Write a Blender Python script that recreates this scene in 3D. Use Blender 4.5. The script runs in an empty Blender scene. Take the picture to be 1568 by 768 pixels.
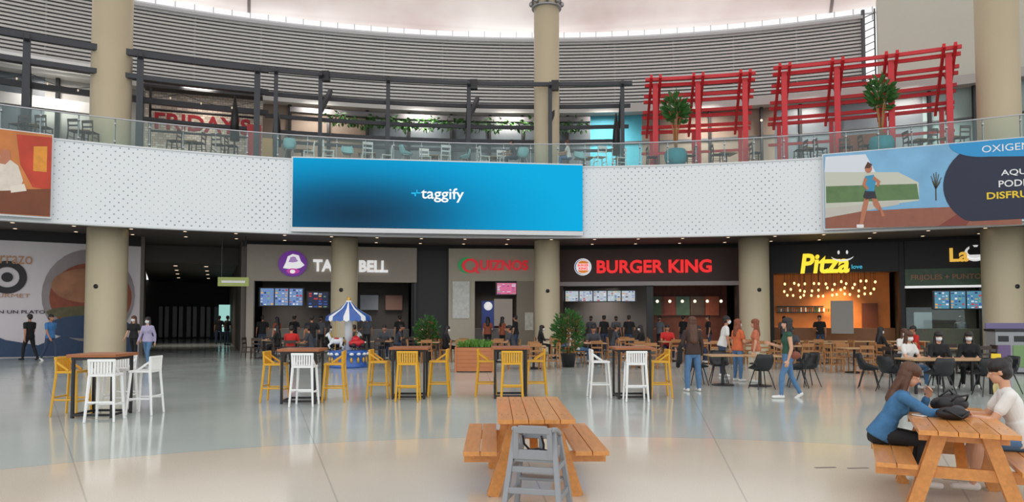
import bpy, math, random
from mathutils import Vector, Matrix
from mathutils.bvhtree import BVHTree
random.seed(11)
sc=bpy.context.scene
sc.view_settings.view_transform='Standard'
CX,CY=1.5,-5.0   # centre of the round atrium
CAMZ=1.68
# ------------------------------------------------------------------ materials
def lin(c):
    c=c/255.0
    return c/12.92 if c<=.04045 else ((c+.055)/1.055)**2.4
def rgba(c): return (lin(c[0]),lin(c[1]),lin(c[2]),1)
MC={}
def M(name,rgb,rough=.5,metal=0,noise=.0,ns=4,bump=0,emit=0,coat=0,stretch=None,spec=None,alpha=None):
    if name in MC: return MC[name]
    m=bpy.data.materials.new(name); m.use_nodes=True; MC[name]=m
    nt=m.node_tree; b=nt.nodes['Principled BSDF']
    b.inputs['Base Color'].default_value=rgba(rgb)
    b.inputs['Roughness'].default_value=rough
    b.inputs['Metallic'].default_value=metal
    b.inputs['Coat Weight'].default_value=coat
    if spec is not None: b.inputs['Specular IOR Level'].default_value=spec
    if noise or bump:
        tc=nt.nodes.new('ShaderNodeTexCoord'); mp=nt.nodes.new('ShaderNodeMapping')
        if stretch: mp.inputs['Scale'].default_value=stretch
        nz=nt.nodes.new('ShaderNodeTexNoise'); nz.inputs['Scale'].default_value=ns; nz.inputs['Detail'].default_value=4
        nt.links.new(tc.outputs['Object'],mp.inputs[0]); nt.links.new(mp.outputs[0],nz.inputs['Vector'])
        if noise:
            mx=nt.nodes.new('ShaderNodeMix'); mx.data_type='RGBA'
            c=rgba(rgb)
            mx.inputs[6].default_value=tuple(max(0,x*(1-noise)) for x in c[:3])+(1,)
            mx.inputs[7].default_value=tuple(min(1,x*(1+noise)) for x in c[:3])+(1,)
            nt.links.new(nz.outputs[0],mx.inputs[0]); nt.links.new(mx.outputs[2],b.inputs['Base Color'])
            if emit: nt.links.new(mx.outputs[2],b.inputs['Emission Color'])
        if bump:
            bp=nt.nodes.new('ShaderNodeBump'); bp.inputs['Strength'].default_value=bump; bp.inputs['Distance'].default_value=.02
            nt.links.new(nz.outputs[0],bp.inputs['Height']); nt.links.new(bp.outputs[0],b.inputs['Normal'])
    if emit:
        b.inputs['Emission Color'].default_value=rgba(rgb) ; b.inputs['Emission Strength'].default_value=emit
    return m
def E(name,rgb,s=1): # luminous surface (lamp / display)
    if name in MC: return MC[name]
    m=M(name,rgb,.4,emit=s,spec=.1); m.node_tree.nodes['Principled BSDF'].inputs['Base Color'].default_value=(0.02,0.02,0.02,1)
    return m
# ------------------------------------------------------------------ mesh builder
class MB:
    def __init__(s): s.v=[];s.f=[];s.m=[];s.s=[];s.mats=[];s.X=None
    def mi(s,mat):
        if mat not in s.mats: s.mats.append(mat)
        return s.mats.index(mat)
    def add(s,vs,fs,mat,smooth=False,xf=None):
        o=len(s.v)
        if xf is not None: vs=[xf@Vector(v) for v in vs]
        if s.X is not None: vs=[s.X@Vector(v) for v in vs]
        s.v+= [tuple(v) for v in vs]; k=s.mi(mat)
        for f in fs: s.f.append([i+o for i in f]); s.m.append(k); s.s.append(smooth)
    def bx(s,x0,x1,y0,y1,z0,z1,mat,xf=None):
        vs=[(x,y,z) for z in (z0,z1) for y in (y0,y1) for x in (x0,x1)]
        s.add(vs,[(0,2,3,1),(4,5,7,6),(0,1,5,4),(2,6,7,3),(0,4,6,2),(1,3,7,5)],mat,False,xf)
    def beam(s,p0,p1,w,h,mat,side=None,w1=None,h1=None):
        p0=Vector(p0);p1=Vector(p1);d=(p1-p0).normalized()
        if side is None:
            side=Vector((0,0,1)).cross(d)
            if side.length<1e-3: side=Vector((1,0,0))
        side=Vector(side); side=(side-d*side.dot(d)).normalized(); up=d.cross(side)
        w1=w if w1 is None else w1; h1=h if h1 is None else h1
        vs=[]
        for p,a,b in((p0,w,h),(p1,w1,h1)):
            for i,j in((-1,-1),(1,-1),(1,1),(-1,1)): vs.append(p+side*i*a/2+up*j*b/2)
        s.add(vs,[(3,2,1,0),(4,5,6,7),(0,1,5,4),(1,2,6,5),(2,3,7,6),(3,0,4,7)],mat)
    def ringloft(s,rings,mat,smooth=True,caps=True,closed=True):
        n=len(rings[0]);vs=[p for r in rings for p in r];fs=[]
        for k in range(len(rings)-1):
            for i in range(n if closed else n-1):
                j=(i+1)%n; fs.append((k*n+i,k*n+j,(k+1)*n+j,(k+1)*n+i))
        if caps: fs.append(tuple(range(n-1,-1,-1))); fs.append(tuple((len(rings)-1)*n+i for i in range(n)))
        s.add(vs,fs,mat,smooth)
    def tube(s,pts,r,mat,n=8,caps=True,flat=1,smooth=True):
        pts=[Vector(p) for p in pts]; rr=r if isinstance(r,(list,tuple)) else [r]*len(pts)
        rings=[];u=None
        for i,p in enumerate(pts):
            d=(pts[min(i+1,len(pts)-1)]-pts[max(i-1,0)]).normalized()
            if u is None: u=d.orthogonal().normalized()
            u=(u-d*u.dot(d)).normalized(); v=d.cross(u)
            rings.append([p+u*math.cos(2*math.pi*k/n)*rr[i]+v*math.sin(2*math.pi*k/n)*rr[i]*flat for k in range(n)])
        s.ringloft(rings,mat,smooth,caps)
    def cyl(s,p0,p1,r0,r1,mat,n=16): 
        s.tube([p0,p1],[r0,r1],mat,n,smooth=(n>8))
    def lathe(s,c,prof,mat,n=24):
        c=Vector(c); s.ringloft([[c+Vector((r*math.cos(2*math.pi*k/n),r*math.sin(2*math.pi*k/n),z)) for k in range(n)] for r,z in prof],mat,True)
    def ell(s,c,r,mat,rot=None,nu=12,nv=8):
        c=Vector(c);rings=[]
        for j in range(nv+1):
            th=math.pi*j/nv; st=max(math.sin(th),.02)
            ring=[]
            for i in range(nu):
                a=2*math.pi*i/nu; p=Vector((r[0]*st*math.cos(a),r[1]*st*math.sin(a),-r[2]*math.cos(th)))
                if rot: p=rot@p
                ring.append(c+p)
            rings.append(ring)
        s.ringloft(rings,mat,True)
    def poly(s,pts,mat,xf=None): s.add(pts,[tuple(range(len(pts)))],mat,False,xf)
    def obj(s,name,loc=(0,0,0),rot=0,bevel=0,parent=None):
        me=bpy.data.meshes.new(name); me.from_pydata(s.v,[],s.f)
        for m in s.mats: me.materials.append(m)
        me.polygons.foreach_set('material_index',s.m); me.polygons.foreach_set('use_smooth',s.s); me.update()
        o=bpy.data.objects.new(name,me); sc.collection.objects.link(o); o.location=loc; o.rotation_euler=(0,0,math.radians(rot))
        if bevel:
            b=o.modifiers.new('b','BEVEL'); b.width=bevel; b.segments=2; b.limit_method='ANGLE'; b.angle_limit=math.radians(40)
        if parent: o.parent=parent
        return o
class Proto:
    def __init__(s,ob): s.ob=ob; s.used=False
    def __call__(s,x,y,rot=0,z=0,sc_=1):
        if s.used:
            o=s.ob.copy(); sc.collection.objects.link(o)
        else: o=s.ob; s.used=True
        o.location=(x,y,z); o.rotation_euler=(0,0,math.radians(rot)); o.scale=(sc_,)*3
        return o
# ------------------------------------------------------------------ geometry helpers
def bear(p): return (p-784)/1100.0      # tangent of a bearing seen from the viewpoint
def hz(py,Y): return CAMZ+(485-py)/1100.0*Y
def pt(t,R):
    a=t*t+1;b=-2*t*CX-2*CY;c=CX*CX+CY*CY-R*R
    Y=(-b+math.sqrt(b*b-4*a*c))/(2*a); return Vector((t*Y,Y,0))
def ang(t,R):
    p=pt(t,R); return math.atan2(p.x-CX,p.y-CY)
def pol(R,a,z=0): return Vector((CX+R*math.sin(a),CY+R*math.cos(a),z))
def frame(A,B):
    x=(B-A);W=x.length;x.normalize();up=Vector((0,0,1));aw=up.cross(x)
    m=Matrix(((x.x,aw.x,0,A.x),(x.y,aw.y,0,A.y),(0,0,1,0),(0,0,0,1)))
    return m,W
def LX(F,p):
    t=bear(p);ax,ay=F[0][3],F[1][3];dx,dy=F[0][0],F[1][0]
    return (t*ay-ax)/(dx-t*dy)
def TF(F,x,z,out):
    o=F@Vector((x,-out,z)); x_=F.to_3x3()@Vector((1,0,0)); n=F.to_3x3()@Vector((0,-1,0))
    return Matrix(((x_.x,0,n.x,o.x),(x_.y,0,n.y,o.y),(0,1,0,o.z),(0,0,0,1)))
def txt(mb,s,T,w,h,mat,bold=0,ext=.03,shear=0):
    cu=bpy.data.curves.new('t','FONT');cu.body=s;cu.offset=bold;cu.extrude=.02;cu.resolution_u=3;cu.shear=shear
    ob=bpy.data.objects.new('t',cu);sc.collection.objects.link(ob);dg=bpy.context.evaluated_depsgraph_get()
    me=bpy.data.meshes.new_from_object(ob.evaluated_get(dg))
    V=[v.co.copy() for v in me.vertices]
    x0=min(v.x for v in V);x1=max(v.x for v in V);y0=min(v.y for v in V);y1=max(v.y for v in V)
    kx=w/(x1-x0);ky=h/(y1-y0) if h else kx
    V=[Vector(((v.x-(x0+x1)/2)*kx,(v.y-(y0+y1)/2)*ky,v.z/.02*ext)) for v in V]
    mb.add(V,[tuple(p.vertices) for p in me.polygons],mat,False,T)
    bpy.data.objects.remove(ob);bpy.data.meshes.remove(me);bpy.data.curves.remove(cu)
def disc(mb,T,cx,cy,rx,ry,mat,out=0,n=32,a0=0,a1=360,th=.0):
    pts=[(cx+rx*math.cos(math.radians(a0+(a1-a0)*i/n)),cy+ry*math.sin(math.radians(a0+(a1-a0)*i/n)),out) for i in range(n if a1-a0>=360 else n+1)]
    mb.poly(pts,mat,T)
def arcwall(mb,R0,R1,a0,a1,z0,z1,mat,n=48,z0b=None,z1b=None):
    z0b=z0 if z0b is None else z0b; z1b=z1 if z1b is None else z1b
    rings=[]
    for i in range(n+1):
        a=a0+(a1-a0)*i/n
        rings.append([pol(R0,a,z0),pol(R1,a,z0b),pol(R1,a,z1b),pol(R0,a,z1)])
    mb.ringloft(rings,mat,False,True)
def foliage(mb,c,r,n,size,mat,up=.3):
    for _ in range(n):
        while True:
            q=Vector((random.uniform(-1,1),random.uniform(-1,1),random.uniform(-1,1)))
            if q.length<1: break
        p=Vector(c)+Vector((q.x*r[0],q.y*r[1],q.z*r[2]))
        d=Vector((q.x,q.y,q.z*.5+up)).normalized()*size*random.uniform(.7,1.3)
        sd=d.cross(Vector((random.uniform(-1,1),random.uniform(-1,1),random.uniform(-1,1)))).normalized()*size*.28
        n_=d.cross(sd).normalized()*size*.12
        mb.add([p,p+d*.5+sd+n_,p+d,p+d*.5-sd+n_,p+d*.5],[(0,1,4),(1,2,4),(0,4,3),(4,2,3)],mat)
# ------------------------------------------------------------------ common materials
WHITE=M('white_plastic',(238,238,236),.35); YEL=M('yellow_plastic',(222,166,40),.38)
BLK=M('black_steel',(28,28,30),.4); DK=M('dark_wall',(34,33,34),.7); STEEL=M('brushed_steel',(165,165,168),.35,.8)
TAUPE=M('taupe_cladding',(168,158,146),.6,noise=.05); PINE=M('varnished_pine',(210,142,74),.35,noise=.3,ns=3,stretch=(9,1.2,9),coat=.3)
WOODTOP=M('walnut_top',(158,96,56),.4,noise=.25,ns=3,stretch=(1,10,10)); OAK=M('oak_wood',(170,118,70),.5,noise=.2,ns=4,stretch=(8,8,1))
COLM=M('column_paint',(196,184,156),.4,noise=.04,ns=1); GREEN=M('leaf_green',(58,105,45),.5,noise=.35,ns=6); GREEN2=M('grass_green',(90,145,50),.5,noise=.3,ns=8)
RED=M('red_steel',(206,34,44),.4,noise=.06); GREYP=M('grey_plastic',(142,145,150),.45,noise=.05)
# ------------------------------------------------------------------ people
class Body:
    def __init__(s): s.v=[];s.f=[];s.l=[]
    def rings(s,rs,label):
        o=len(s.v);n=len(rs[0])
        for r in rs: s.v+=r
        s.l+=[label]*((n*(len(rs)-1))+2)
        for k in range(len(rs)-1):
            for i in range(n):
                j=(i+1)%n; s.f.append((o+k*n+i,o+k*n+j,o+(k+1)*n+j,o+(k+1)*n+i))
        s.f.append(tuple(o+i for i in range(n-1,-1,-1))); s.f.append(tuple(o+(len(rs)-1)*n+i for i in range(n)))
    def cap(s,p0,p1,r0,r1,label,bul=0,flat=1,nv=None,n=12,seg=8):
        d=(p1-p0); L=d.length; d=d.normalized()
        if nv is None: v=d.orthogonal().normalized()
        else: v=(nv-d*nv.dot(d)).normalized()
        u=v.cross(d); rs=[]
        for a in (80,55,28): rs.append((-r0*math.sin(math.radians(a)),r0*math.cos(math.radians(a))))
        for i in range(seg+1):
            k=i/seg; rs.append((L*k,r0+(r1-r0)*k+bul*math.sin(math.pi*min(1,k*1.3))))
        for a in (28,55,80): rs.append((L+r1*math.sin(math.radians(a)),r1*math.cos(math.radians(a))))
        s.rings([[p0+d*z+u*math.cos(2*math.pi*i/n)*r+v*math.sin(2*math.pi*i/n)*r*flat for i in range(n)] for z,r in rs],label)
    def ell(s,c,r,R,label,nu=20,nv=14):
        rs=[]
        for j in range(nv+1):
            th=math.pi*j/nv;st=max(math.sin(th),.03)
            rs.append([c+R@Vector((r[0]*st*math.cos(2*math.pi*i/nu),r[1]*st*math.sin(2*math.pi*i/nu),-r[2]*math.cos(th))) for i in range(nu)])
        s.rings(rs,label)
def R3(x,y,z): return Matrix((x,y,z)).transposed()
V=lambda *a: Vector(a)
STAND=dict(t=(0,.02,1),h=(0,1,-.05),tL=(-.06,.02,-1),sL=(-.02,-.04,-1),tR=(.06,.04,-1),sR=(.02,-.06,-1),uL=(-.2,-.02,-1),fL=(-.06,.2,-1),uR=(.2,0,-1),fR=(.06,.2,-1))
WALK=dict(STAND,tL=(-.04,.38,-1),sL=(-.02,.05,-1),tR=(.04,-.22,-1),sR=(.02,-.5,-1),uL=(-.18,-.3,-1),fL=(-.04,.0,-1),uR=(.18,.25,-1),fR=(.04,.6,-1))
SIT=dict(t=(0,.12,1),h=(0,1,-.2),tL=(-.14,1,-.06),sL=(0,.02,-1),tR=(.14,1,-.06),sR=(0,.02,-1),uL=(-.2,.45,-1),fL=(.2,1,-.02),uR=(.2,.45,-1),fR=(-.2,1,-.02))
BIAS=dict(hair=.0045,top=.004,mask=.005,acc=.004,shoe=.003,bottom=.0015,skin=0)
def person(name,H,loc,rot,pose,cl,vox=.012,hair='long',mask=False,seat=None,sleeve='short',leg='long',sex='f',loose=1.0,extras=None,fold=.9):
    B=Body(); P={k:Vector(v).normalized() for k,v in pose.items() if k[0] in 'thsuf' and len(k)<=2}
    up=P['t']; fw=Vector((0,1,0)); fw=(fw-up*fw.dot(up)).normalized(); rt=fw.cross(up)
    hip=V(0,0,0); j={}
    for sd,sg in(('L',-1),('R',1)):
        hj=hip+V(sg*.052*H,0,0); kn=hj+P['t'+sd]*.245*H; an=kn+P['s'+sd]*.235*H; j[sd]=(hj,kn,an)
    mn=min(j['L'][2].z,j['R'][2].z)
    pz=(seat+.055*H) if seat is not None else -mn+.045*H
    off=V(0,0,pz); hip=hip+off
    for sd,sg in(('L',-1),('R',1)):
        hj,kn,an=[q+off for q in j[sd]]
        lo=loose
        if leg=='short':
            B.cap(hj.lerp(kn,.3),kn,.043*H,.032*H,'skin'); B.cap(kn,an,.031*H,.02*H,'skin',bul=.007*H)
            B.cap(hj,hj.lerp(kn,.5),.055*H,.048*H,'bottom')
        else:
            B.cap(hj,kn,.052*H,.034*H*lo,'bottom' ,bul=.003*H); B.cap(kn,an,.033*H*lo,.024*H*lo,'bottom',bul=.005*H)
        fd=Vector((P['t'+sd].x*.4,1,0)).normalized()
        if seat is None and P['s'+sd].y<-.3: fd=Vector((0,1,-.75)).normalized()
        B.cap(an,an-V(0,0,.02*H),.022*H,.02*H,'shoe' if leg=='long' else 'skin')
        heel=an-fd*.018*H-V(0,0,.022*H); toe=an+fd*.10*H-V(0,0,.026*H)
        B.cap(heel,toe,.024*H,.019*H,'shoe',flat=1)
        B.ell(an+fd*.035*H-V(0,0,.024*H),(.025*H,.06*H,.021*H),R3(fd.cross(V(0,0,1)),fd,V(0,0,1)),'shoe')
    L=.312*H; N=hip+up*L
    def ring(s_,w,d,yo=0,n=24):
        c=hip+up*s_*L+fw*yo*H; o=[]
        for i in range(n):
            a=2*math.pi*i/n; ca,sa=math.cos(a),math.sin(a)
            o.append(c+rt*math.copysign(abs(ca)**.85,ca)*w*H+fw*math.copysign(abs(sa)**.85,sa)*d*H)
        return o
    f=1 if sex=='f' else 0
    hw=.100 if f else .092; ww=.076 if f else .085; cw=.088 if f else .100
    B.rings([ring(-.22,.05,.045),ring(-.15,hw*.86,.062),ring(-.03,hw,.070,-.004),ring(.12,hw*.96,.064),ring(.24,hw*.8,.055)],'bottom')
    B.rings([ring(.16,hw*.97,.066),ring(.3,ww+.008,.058),ring(.45,ww+.004,.056),ring(.6,cw,.064,.004),ring(.75,cw+.006,.066,.003),ring(.88,cw+.004,.054),ring(.97,.07,.042),ring(1.02,.04,.03)],'top')
    if cl.get('untuck',True):
        B.rings([ring(-.06,hw+.014,.082),ring(.05,hw+.012,.078),ring(.2,hw+.003,.068),ring(.4,ww+.012,.06)],'top')
    if f:
        for sg in(-1,1): B.ell(hip+up*.66*L+rt*sg*.042*H+fw*.045*H,(.036*H,.03*H,.036*H),R3(rt,fw,up),'top')
    for sd,sg in(('L',-1),('R',1)):
        sh=hip+up*.90*L+rt*sg*(.100 if f else .115)*H
        el=sh+P['u'+sd]*.172*H; wr=el+P['f'+sd]*.15*H
        B.cap(hip+up*.93*L+rt*sg*.03*H,sh,.036*H,.034*H,'top',flat=1)
        if sleeve!='long': B.cap(sh,el,.029*H,.0225*H,'skin')
        if sleeve!='none': B.ell(sh,(.035*H,)*3,Matrix.Identity(3),'top')
        if sleeve=='short': B.cap(sh,sh.lerp(el,.55),.036*H,.035*H,'top')
        if sleeve=='long': B.cap(sh,el,.035*H,.029*H,'top'); B.cap(el,wr.lerp(el,.12),.029*H,.023*H,'top')
        B.cap(el if sleeve!='long' else el.lerp(wr,.6),wr,.0225*H if sleeve!='long' else .017*H,.0145*H,'skin',bul=.002*H if sleeve!='long' else 0)
        d=P['f'+sd]; nn=pose.get('n'+sd)
        nn=Vector(nn) if nn else V(-sg,0,0)
        nn=(nn-d*nn.dot(d)); nn=nn.normalized() if nn.length>.05 else d.orthogonal().normalized()
        th=Vector(pose.get('th'+sd,(0,1,.2))); lat=d.cross(nn); lat=lat if lat.dot(th)>0 else -lat
        B.ell(wr+d*.030*H,(.024*H,.034*H,.0105*H),R3(lat,d,nn),'skin')
        curl=pose.get('curl',.6)
        for k,(o_,ln) in enumerate(((1.5,.036),(.5,.042),(-.5,.039),(-.5-1,.031))):
            b=wr+d*(.053-abs(o_)*.002)*H+lat*o_*.0122*H
            d1=(d+nn*curl*.5+lat*o_*.05).normalized(); d2=(d+nn*curl*1.6).normalized()
            m=b+d1*ln*.55*H; e=m+d2*ln*.5*H
            B.cap(b-d*.012*H,m,.0055*H,.0052*H,'skin',n=8,seg=3); B.cap(m,e,.0052*H,.0045*H,'skin',n=8,seg=3)
        b=wr+d*.016*H+lat*.016*H; m=b+(lat*.75+d*.7+nn*.25).normalized()*.024*H; e=m+(lat*.25+d+nn*.4).normalized()*.02*H
        B.cap(b,m,.0075*H,.0062*H,'skin',n=8,seg=3); B.cap(m,e,.0062*H,.005*H,'skin',n=8,seg=3)
    # head
    hf=P['h']; hr=hf.cross(V(0,0,1)).normalized(); hu=hr.cross(hf)
    hdir=(up*.6+V(0,0,.6)+hf*.12).normalized(); hc=N+hdir*.108*H
    RH=R3(hr,hf,hu)
    B.cap(N-up*.03*H,hc-hu*.035*H-hf*.012*H,.031*H,.028*H,'skin')
    B.ell(hc+hu*.012*H-hf*.006*H,(.046*H,.057*H,.052*H),RH,'skin')
    B.ell(hc-hu*.028*H+hf*.014*H,(.036*H,.039*H,.040*H),RH,'skin')
    B.ell(hc-hu*.052*H+hf*.034*H,(.016*H,.014*H,.013*H),RH,'skin')
    B.cap(hc+hf*.049*H+hu*.004*H,hc+hf*.059*H-hu*.014*H,.0055*H,.0085*H,'skin',n=8,seg=3)
    for sg in(-1,1): B.ell(hc+hr*sg*.047*H-hf*.004*H-hu*.004*H,(.006*H,.012*H,.018*H),RH,'skin')
    if mask: B.ell(hc-hu*.026*H+hf*.024*H,(.037*H,.042*H,.033*H),RH,'mask')
    if hair=='short':
        B.ell(hc+hu*.030*H-hf*.014*H,(.052*H,.062*H,.046*H),RH,'hair')
        B.ell(hc-hu*.005*H-hf*.032*H,(.049*H,.038*H,.042*H),RH,'hair')
    else:
        B.ell(hc+hu*.032*H-hf*.014*H,(.055*H,.066*H,.050*H),RH,'hair')
        B.ell(hc-hu*.004*H-hf*.03*H,(.055*H,.044*H,.052*H),RH,'hair')
        if hair=='long' or hair=='verylong':
            ln=.17 if hair=='long' else .25
            dn=(-up*.9+V(0,0,-.3)-fw*.12).normalized()
            e=hc-hf*.04*H+dn*ln*H
            B.cap(hc-hf*.03*H,e,.048*H,.05*H if hair=='long' else .058*H,'hair',flat=.62,nv=fw,bul=.008*H)
            for sg in(-1,1):
                a=hc+hr*sg*.046*H-hf*.010*H; B.cap(a,a+dn*.11*H+rt*sg*.012*H+fw*.02*H,.018*H,.016*H,'hair'); 
                B.cap(e+rt*sg*.02*H,e+rt*sg*.03*H+dn*.03*H,.028*H,.012*H,'hair')
        if hair=='bun':
            B.ell(hc+hu*.05*H-hf*.062*H,(.027*H,)*3,RH,'hair')
    if extras: extras(B,dict(hip=hip,N=N,hc=hc,up=up,fw=fw,rt=rt,H=H))
    me=bpy.data.meshes.new('tmp');me.from_pydata([tuple(v) for v in B.v],[],B.f);me.update()
    ob=bpy.data.objects.new('tmp',me);sc.collection.objects.link(ob)
    rm=ob.modifiers.new('r','REMESH');rm.mode='VOXEL';rm.voxel_size=vox;rm.adaptivity=0
    sm=ob.modifiers.new('s','SMOOTH');sm.factor=.5;sm.iterations=2
    dg=bpy.context.evaluated_depsgraph_get();ev=bpy.data.meshes.new_from_object(ob.evaluated_get(dg))
    fl={}
    for f_,l in zip(B.f,B.l): fl.setdefault(l,[]).append(f_)
    trees=[(l,BVHTree.FromPolygons(B.v,fs)) for l,fs in fl.items()]
    mb=MB(); labs=['skin','top','bottom','shoe','hair','mask','acc']; mm={}
    for l in labs:
        mm[l]=cl.get(l) or cl['hair']
        mb.mi(mm[l])
    mb.v=[tuple(v.co) for v in ev.vertices]
    for p in ev.polygons:
        c=p.center;best=None;bd=9
        for l,t_ in trees:
            r_=t_.find_nearest(c,.1)
            if r_[3] is None: continue
            dd=r_[3]-BIAS[l]
            if dd<bd: bd=dd;best=l
        mb.f.append(list(p.vertices)); mb.m.append(mb.mi(mm[best or 'top'])); mb.s.append(True)
    bpy.data.objects.remove(ob);bpy.data.meshes.remove(me);bpy.data.meshes.remove(ev)
    EW=M('eye_white',(235,232,228),.2);EI=M('eye_iris',(45,28,20),.15);LP=M('lip',(165,85,78),.4);BR=cl['hair']
    for sg in(-1,1):
        c=hc+hr*sg*.0185*H+hf*.0445*H+hu*.002*H
        mb.ell(c,(.0085*H,.0065*H,.0045*H),EW,RH,10,6); mb.ell(c+hf*.0045*H,(.0036*H,.003*H,.0038*H),EI,RH,8,6)
        mb.ell(c+hf*.001*H+hu*.0135*H,(.0115*H,.004*H,.0018*H),BR,RH,8,4)
        mb.ell(c+hf*.001*H+hu*.005*H,(.0105*H,.0065*H,.002*H),cl['skin'],RH,8,4)
    if not mask:
        mb.ell(hc-hu*.0335*H+hf*.0495*H,(.0125*H,.005*H,.0028*H),LP,RH,10,6); mb.ell(hc-hu*.0380*H+hf*.0485*H,(.010*H,.005*H,.003*H),LP,RH,10,6)
    o=mb.obj(name,loc,rot)
    return o
SK=M('skin_light',(206,156,126),.5,noise=.05,ns=8);SK2=M('skin_tan',(176,122,92),.5,noise=.05,ns=8)
HB=M('hair_brown',(84,52,34),.5,noise=.45,ns=40,stretch=(1,1,.15),bump=.5);HK=M('hair_black',(26,20,19),.45,noise=.5,ns=40,stretch=(1,1,.15),bump=.5)
HA=M('hair_auburn',(128,66,38),.5,noise=.4,ns=40,stretch=(1,1,.15),bump=.5)
DEN=M('denim_blue',(84,120,158),.8,noise=.25,ns=14,bump=.25);DENJ=M('denim_jacket',(58,108,150),.8,noise=.3,ns=16,bump=.4);DEND=M('denim_dark',(52,66,92),.8,noise=.2,ns=12)
CBK=M('cloth_black',(26,26,29),.85,noise=.3,ns=10,bump=.2);CWH=M('cloth_white',(222,220,216),.8,noise=.06,ns=8,bump=.3);CGR=M('cloth_green',(44,82,64),.8,noise=.2)
COR=M('cloth_orange',(206,104,62),.8,noise=.25,ns=20);CRE=M('cloth_red',(198,40,36),.8,noise=.15);CBL=M('cloth_blue',(62,118,176),.8,noise=.15);CLV=M('cloth_lavender',(168,160,190),.8,noise=.15)
CBG=M('cloth_beige',(205,190,165),.8,noise=.1);CBR=M('cloth_brown',(62,44,38),.85,noise=.2);LEA=M('tan_leather',(128,66,44),.5,noise=.15);MSK=M('mask_white',(225,228,230),.8);MSKB=M('mask_black',(35,35,40),.8)
def C(top,bottom,hair=HK,skin=SK,shoe=CWH,mask=MSK,acc=CBK,untuck=True): return dict(top=top,bottom=bottom,hair=hair,skin=skin,shoe=shoe,mask=mask,acc=acc,untuck=untuck)
TB=(4.07,6.67); TR=-25
def tloc(a,b): # a = across, b = along of rotated table
    c,s=math.cos(math.radians(TR)),math.sin(math.radians(TR)); return (TB[0]+a*c-b*s,TB[1]+a*s+b*c,0)
p=person('woman_eating',1.54,tloc(-.60,.20),-90+TR,dict(SIT,t=(0,.52,1),h=(.05,1,-.5),tL=(-.1,1,-.08),tR=(.12,1,-.08),sL=(0,-.25,-1),sR=(0,-.1,-1),uL=(-.12,.55,-.75),fL=(.42,.28,.85),uR=(.2,.8,-.5),fR=(-.35,1,.12),curl=1.2,nL=(0,-.5,-.6),nR=(0,0,-1),thL=(0,-1,1),thR=(-1,0,0)),
 C(DENJ,CBK,HB),vox=.0068,hair='long',seat=.45,sleeve='long')
p=person('woman_resting_arms',1.57,tloc(.60,.30),90+TR,dict(SIT,t=(0,.32,1),h=(.05,1,-.3),tL=(-.1,1,-.08),tR=(.16,1,-.06),sL=(0,.15,-1),sR=(0,.3,-1),uL=(-.12,.5,-.8),fL=(.18,1,.14),uR=(.12,.5,-.8),fR=(-.25,1,.14),curl=.5,nL=(0,0,-1),nR=(0,0,-1),thL=(1,0,0),thR=(-1,0,0)),
 C(CWH,DEN,HK),vox=.0068,hair='bun',seat=.45,sleeve='short',leg='short')
def jacket(B,k):
    H=k['H'];a=k['hip']+V(-.16*H,.03*H,.06*H)
    B.cap(a+V(0,0,.06*H),a-V(.01*H,0,.17*H),.03*H,.05*H,'acc',flat=.6,nv=V(1,0,0)); B.cap(a+V(0,.03*H,0),a+V(-.02*H,.05*H,-.24*H),.025*H,.03*H,'acc')
person('woman_holding_jacket',1.66,(4.10,16.35,0),8,dict(STAND,uL=(-.25,.1,-1),fL=(-.1,.7,-.4),tL=(-.1,.02,-1),tR=(.1,0,-1)),C(CBR,DEN,HB),vox=.011,hair='verylong',loose=1.25,extras=jacket,sleeve='long')
def purse(B,k):
    H=k['H'];a=k['hip']+V(-.09*H,-.07*H,.03*H)
    B.ell(a,(.022*H,.066*H,.05*H),Matrix.Identity(3),'acc')
    B.cap(k['hip']+k['up']*.29*H+V(-.075*H,0,0),a+V(-.005*H,.0,.04*H),.006*H,.006*H,'acc',n=8)
person('woman_carrying_handbag',1.66,(5.74,15.0,0),82,dict(WALK,t=(0,.0,1),uL=(-.15,-.1,-1),fL=(-.02,.3,-1),uR=(.15,.2,-1),fR=(0,.9,.3)),C(CGR,DEN,HK,acc=LEA,untuck=False),vox=.0105,hair='long',sleeve='none',extras=purse)
person('man_in_white_shirt',1.70,(5.95,20.4,0),-95,dict(STAND,t=(0,.22,1),uL=(-.2,.4,-1),fL=(.1,1,-.2)),C(CWH,DEND,HK,SK2),vox=.013,hair='short',sex='m',mask=True)
person('woman_in_orange_top',1.60,(5.92,18.9,0),-70,dict(STAND,uR=(.2,.2,-1),fR=(0,1,.1)),C(COR,DEN,HA),vox=.013,hair='long',mask=True)
person('woman_in_patterned_blouse',1.60,(6.3,18.6,0),70,dict(STAND,fR=(.1,1,-.2),uR=(.2,.2,-1)),C(M('cloth_print',(190,110,80),.8,noise=.6,ns=30),CBG,HA),vox=.013,hair='long')
person('woman_walking',1.68,(-12.8,25.3,0),175,WALK,C(CLV,DEN,HK,acc=CRE),vox=.015,hair='long',mask=True,sleeve='long')
person('woman_in_black_outfit',1.70,(-14.5,27.6,0),170,dict(WALK,tL=(-.05,.1,-1)),C(CBK,CBK,HB,shoe=CBK),vox=.015,hair='long',mask=True)
person('man_in_dark_clothes',1.80,(-18.9,28.2,0),75,WALK,C(CBK,CBK,HK,SK2,shoe=CBK),vox=.016,hair='short',sex='m',mask=True)
person('man_in_blue_shirt',1.78,(-17.9,27.9,0),-100,WALK,C(CBL,DEND,HK,SK2),vox=.016,hair='short',sex='m')
crowdA=Proto(person('man_standing',1.74,(0,0,0),0,dict(STAND,t=(.03,.06,1),uR=(.3,.1,-1),fR=(-.5,.7,-.2),tL=(-.12,.06,-1)),C(CBK,DEND,HK,SK2,shoe=CBK),vox=.018,hair='short',sex='m'))
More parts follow.
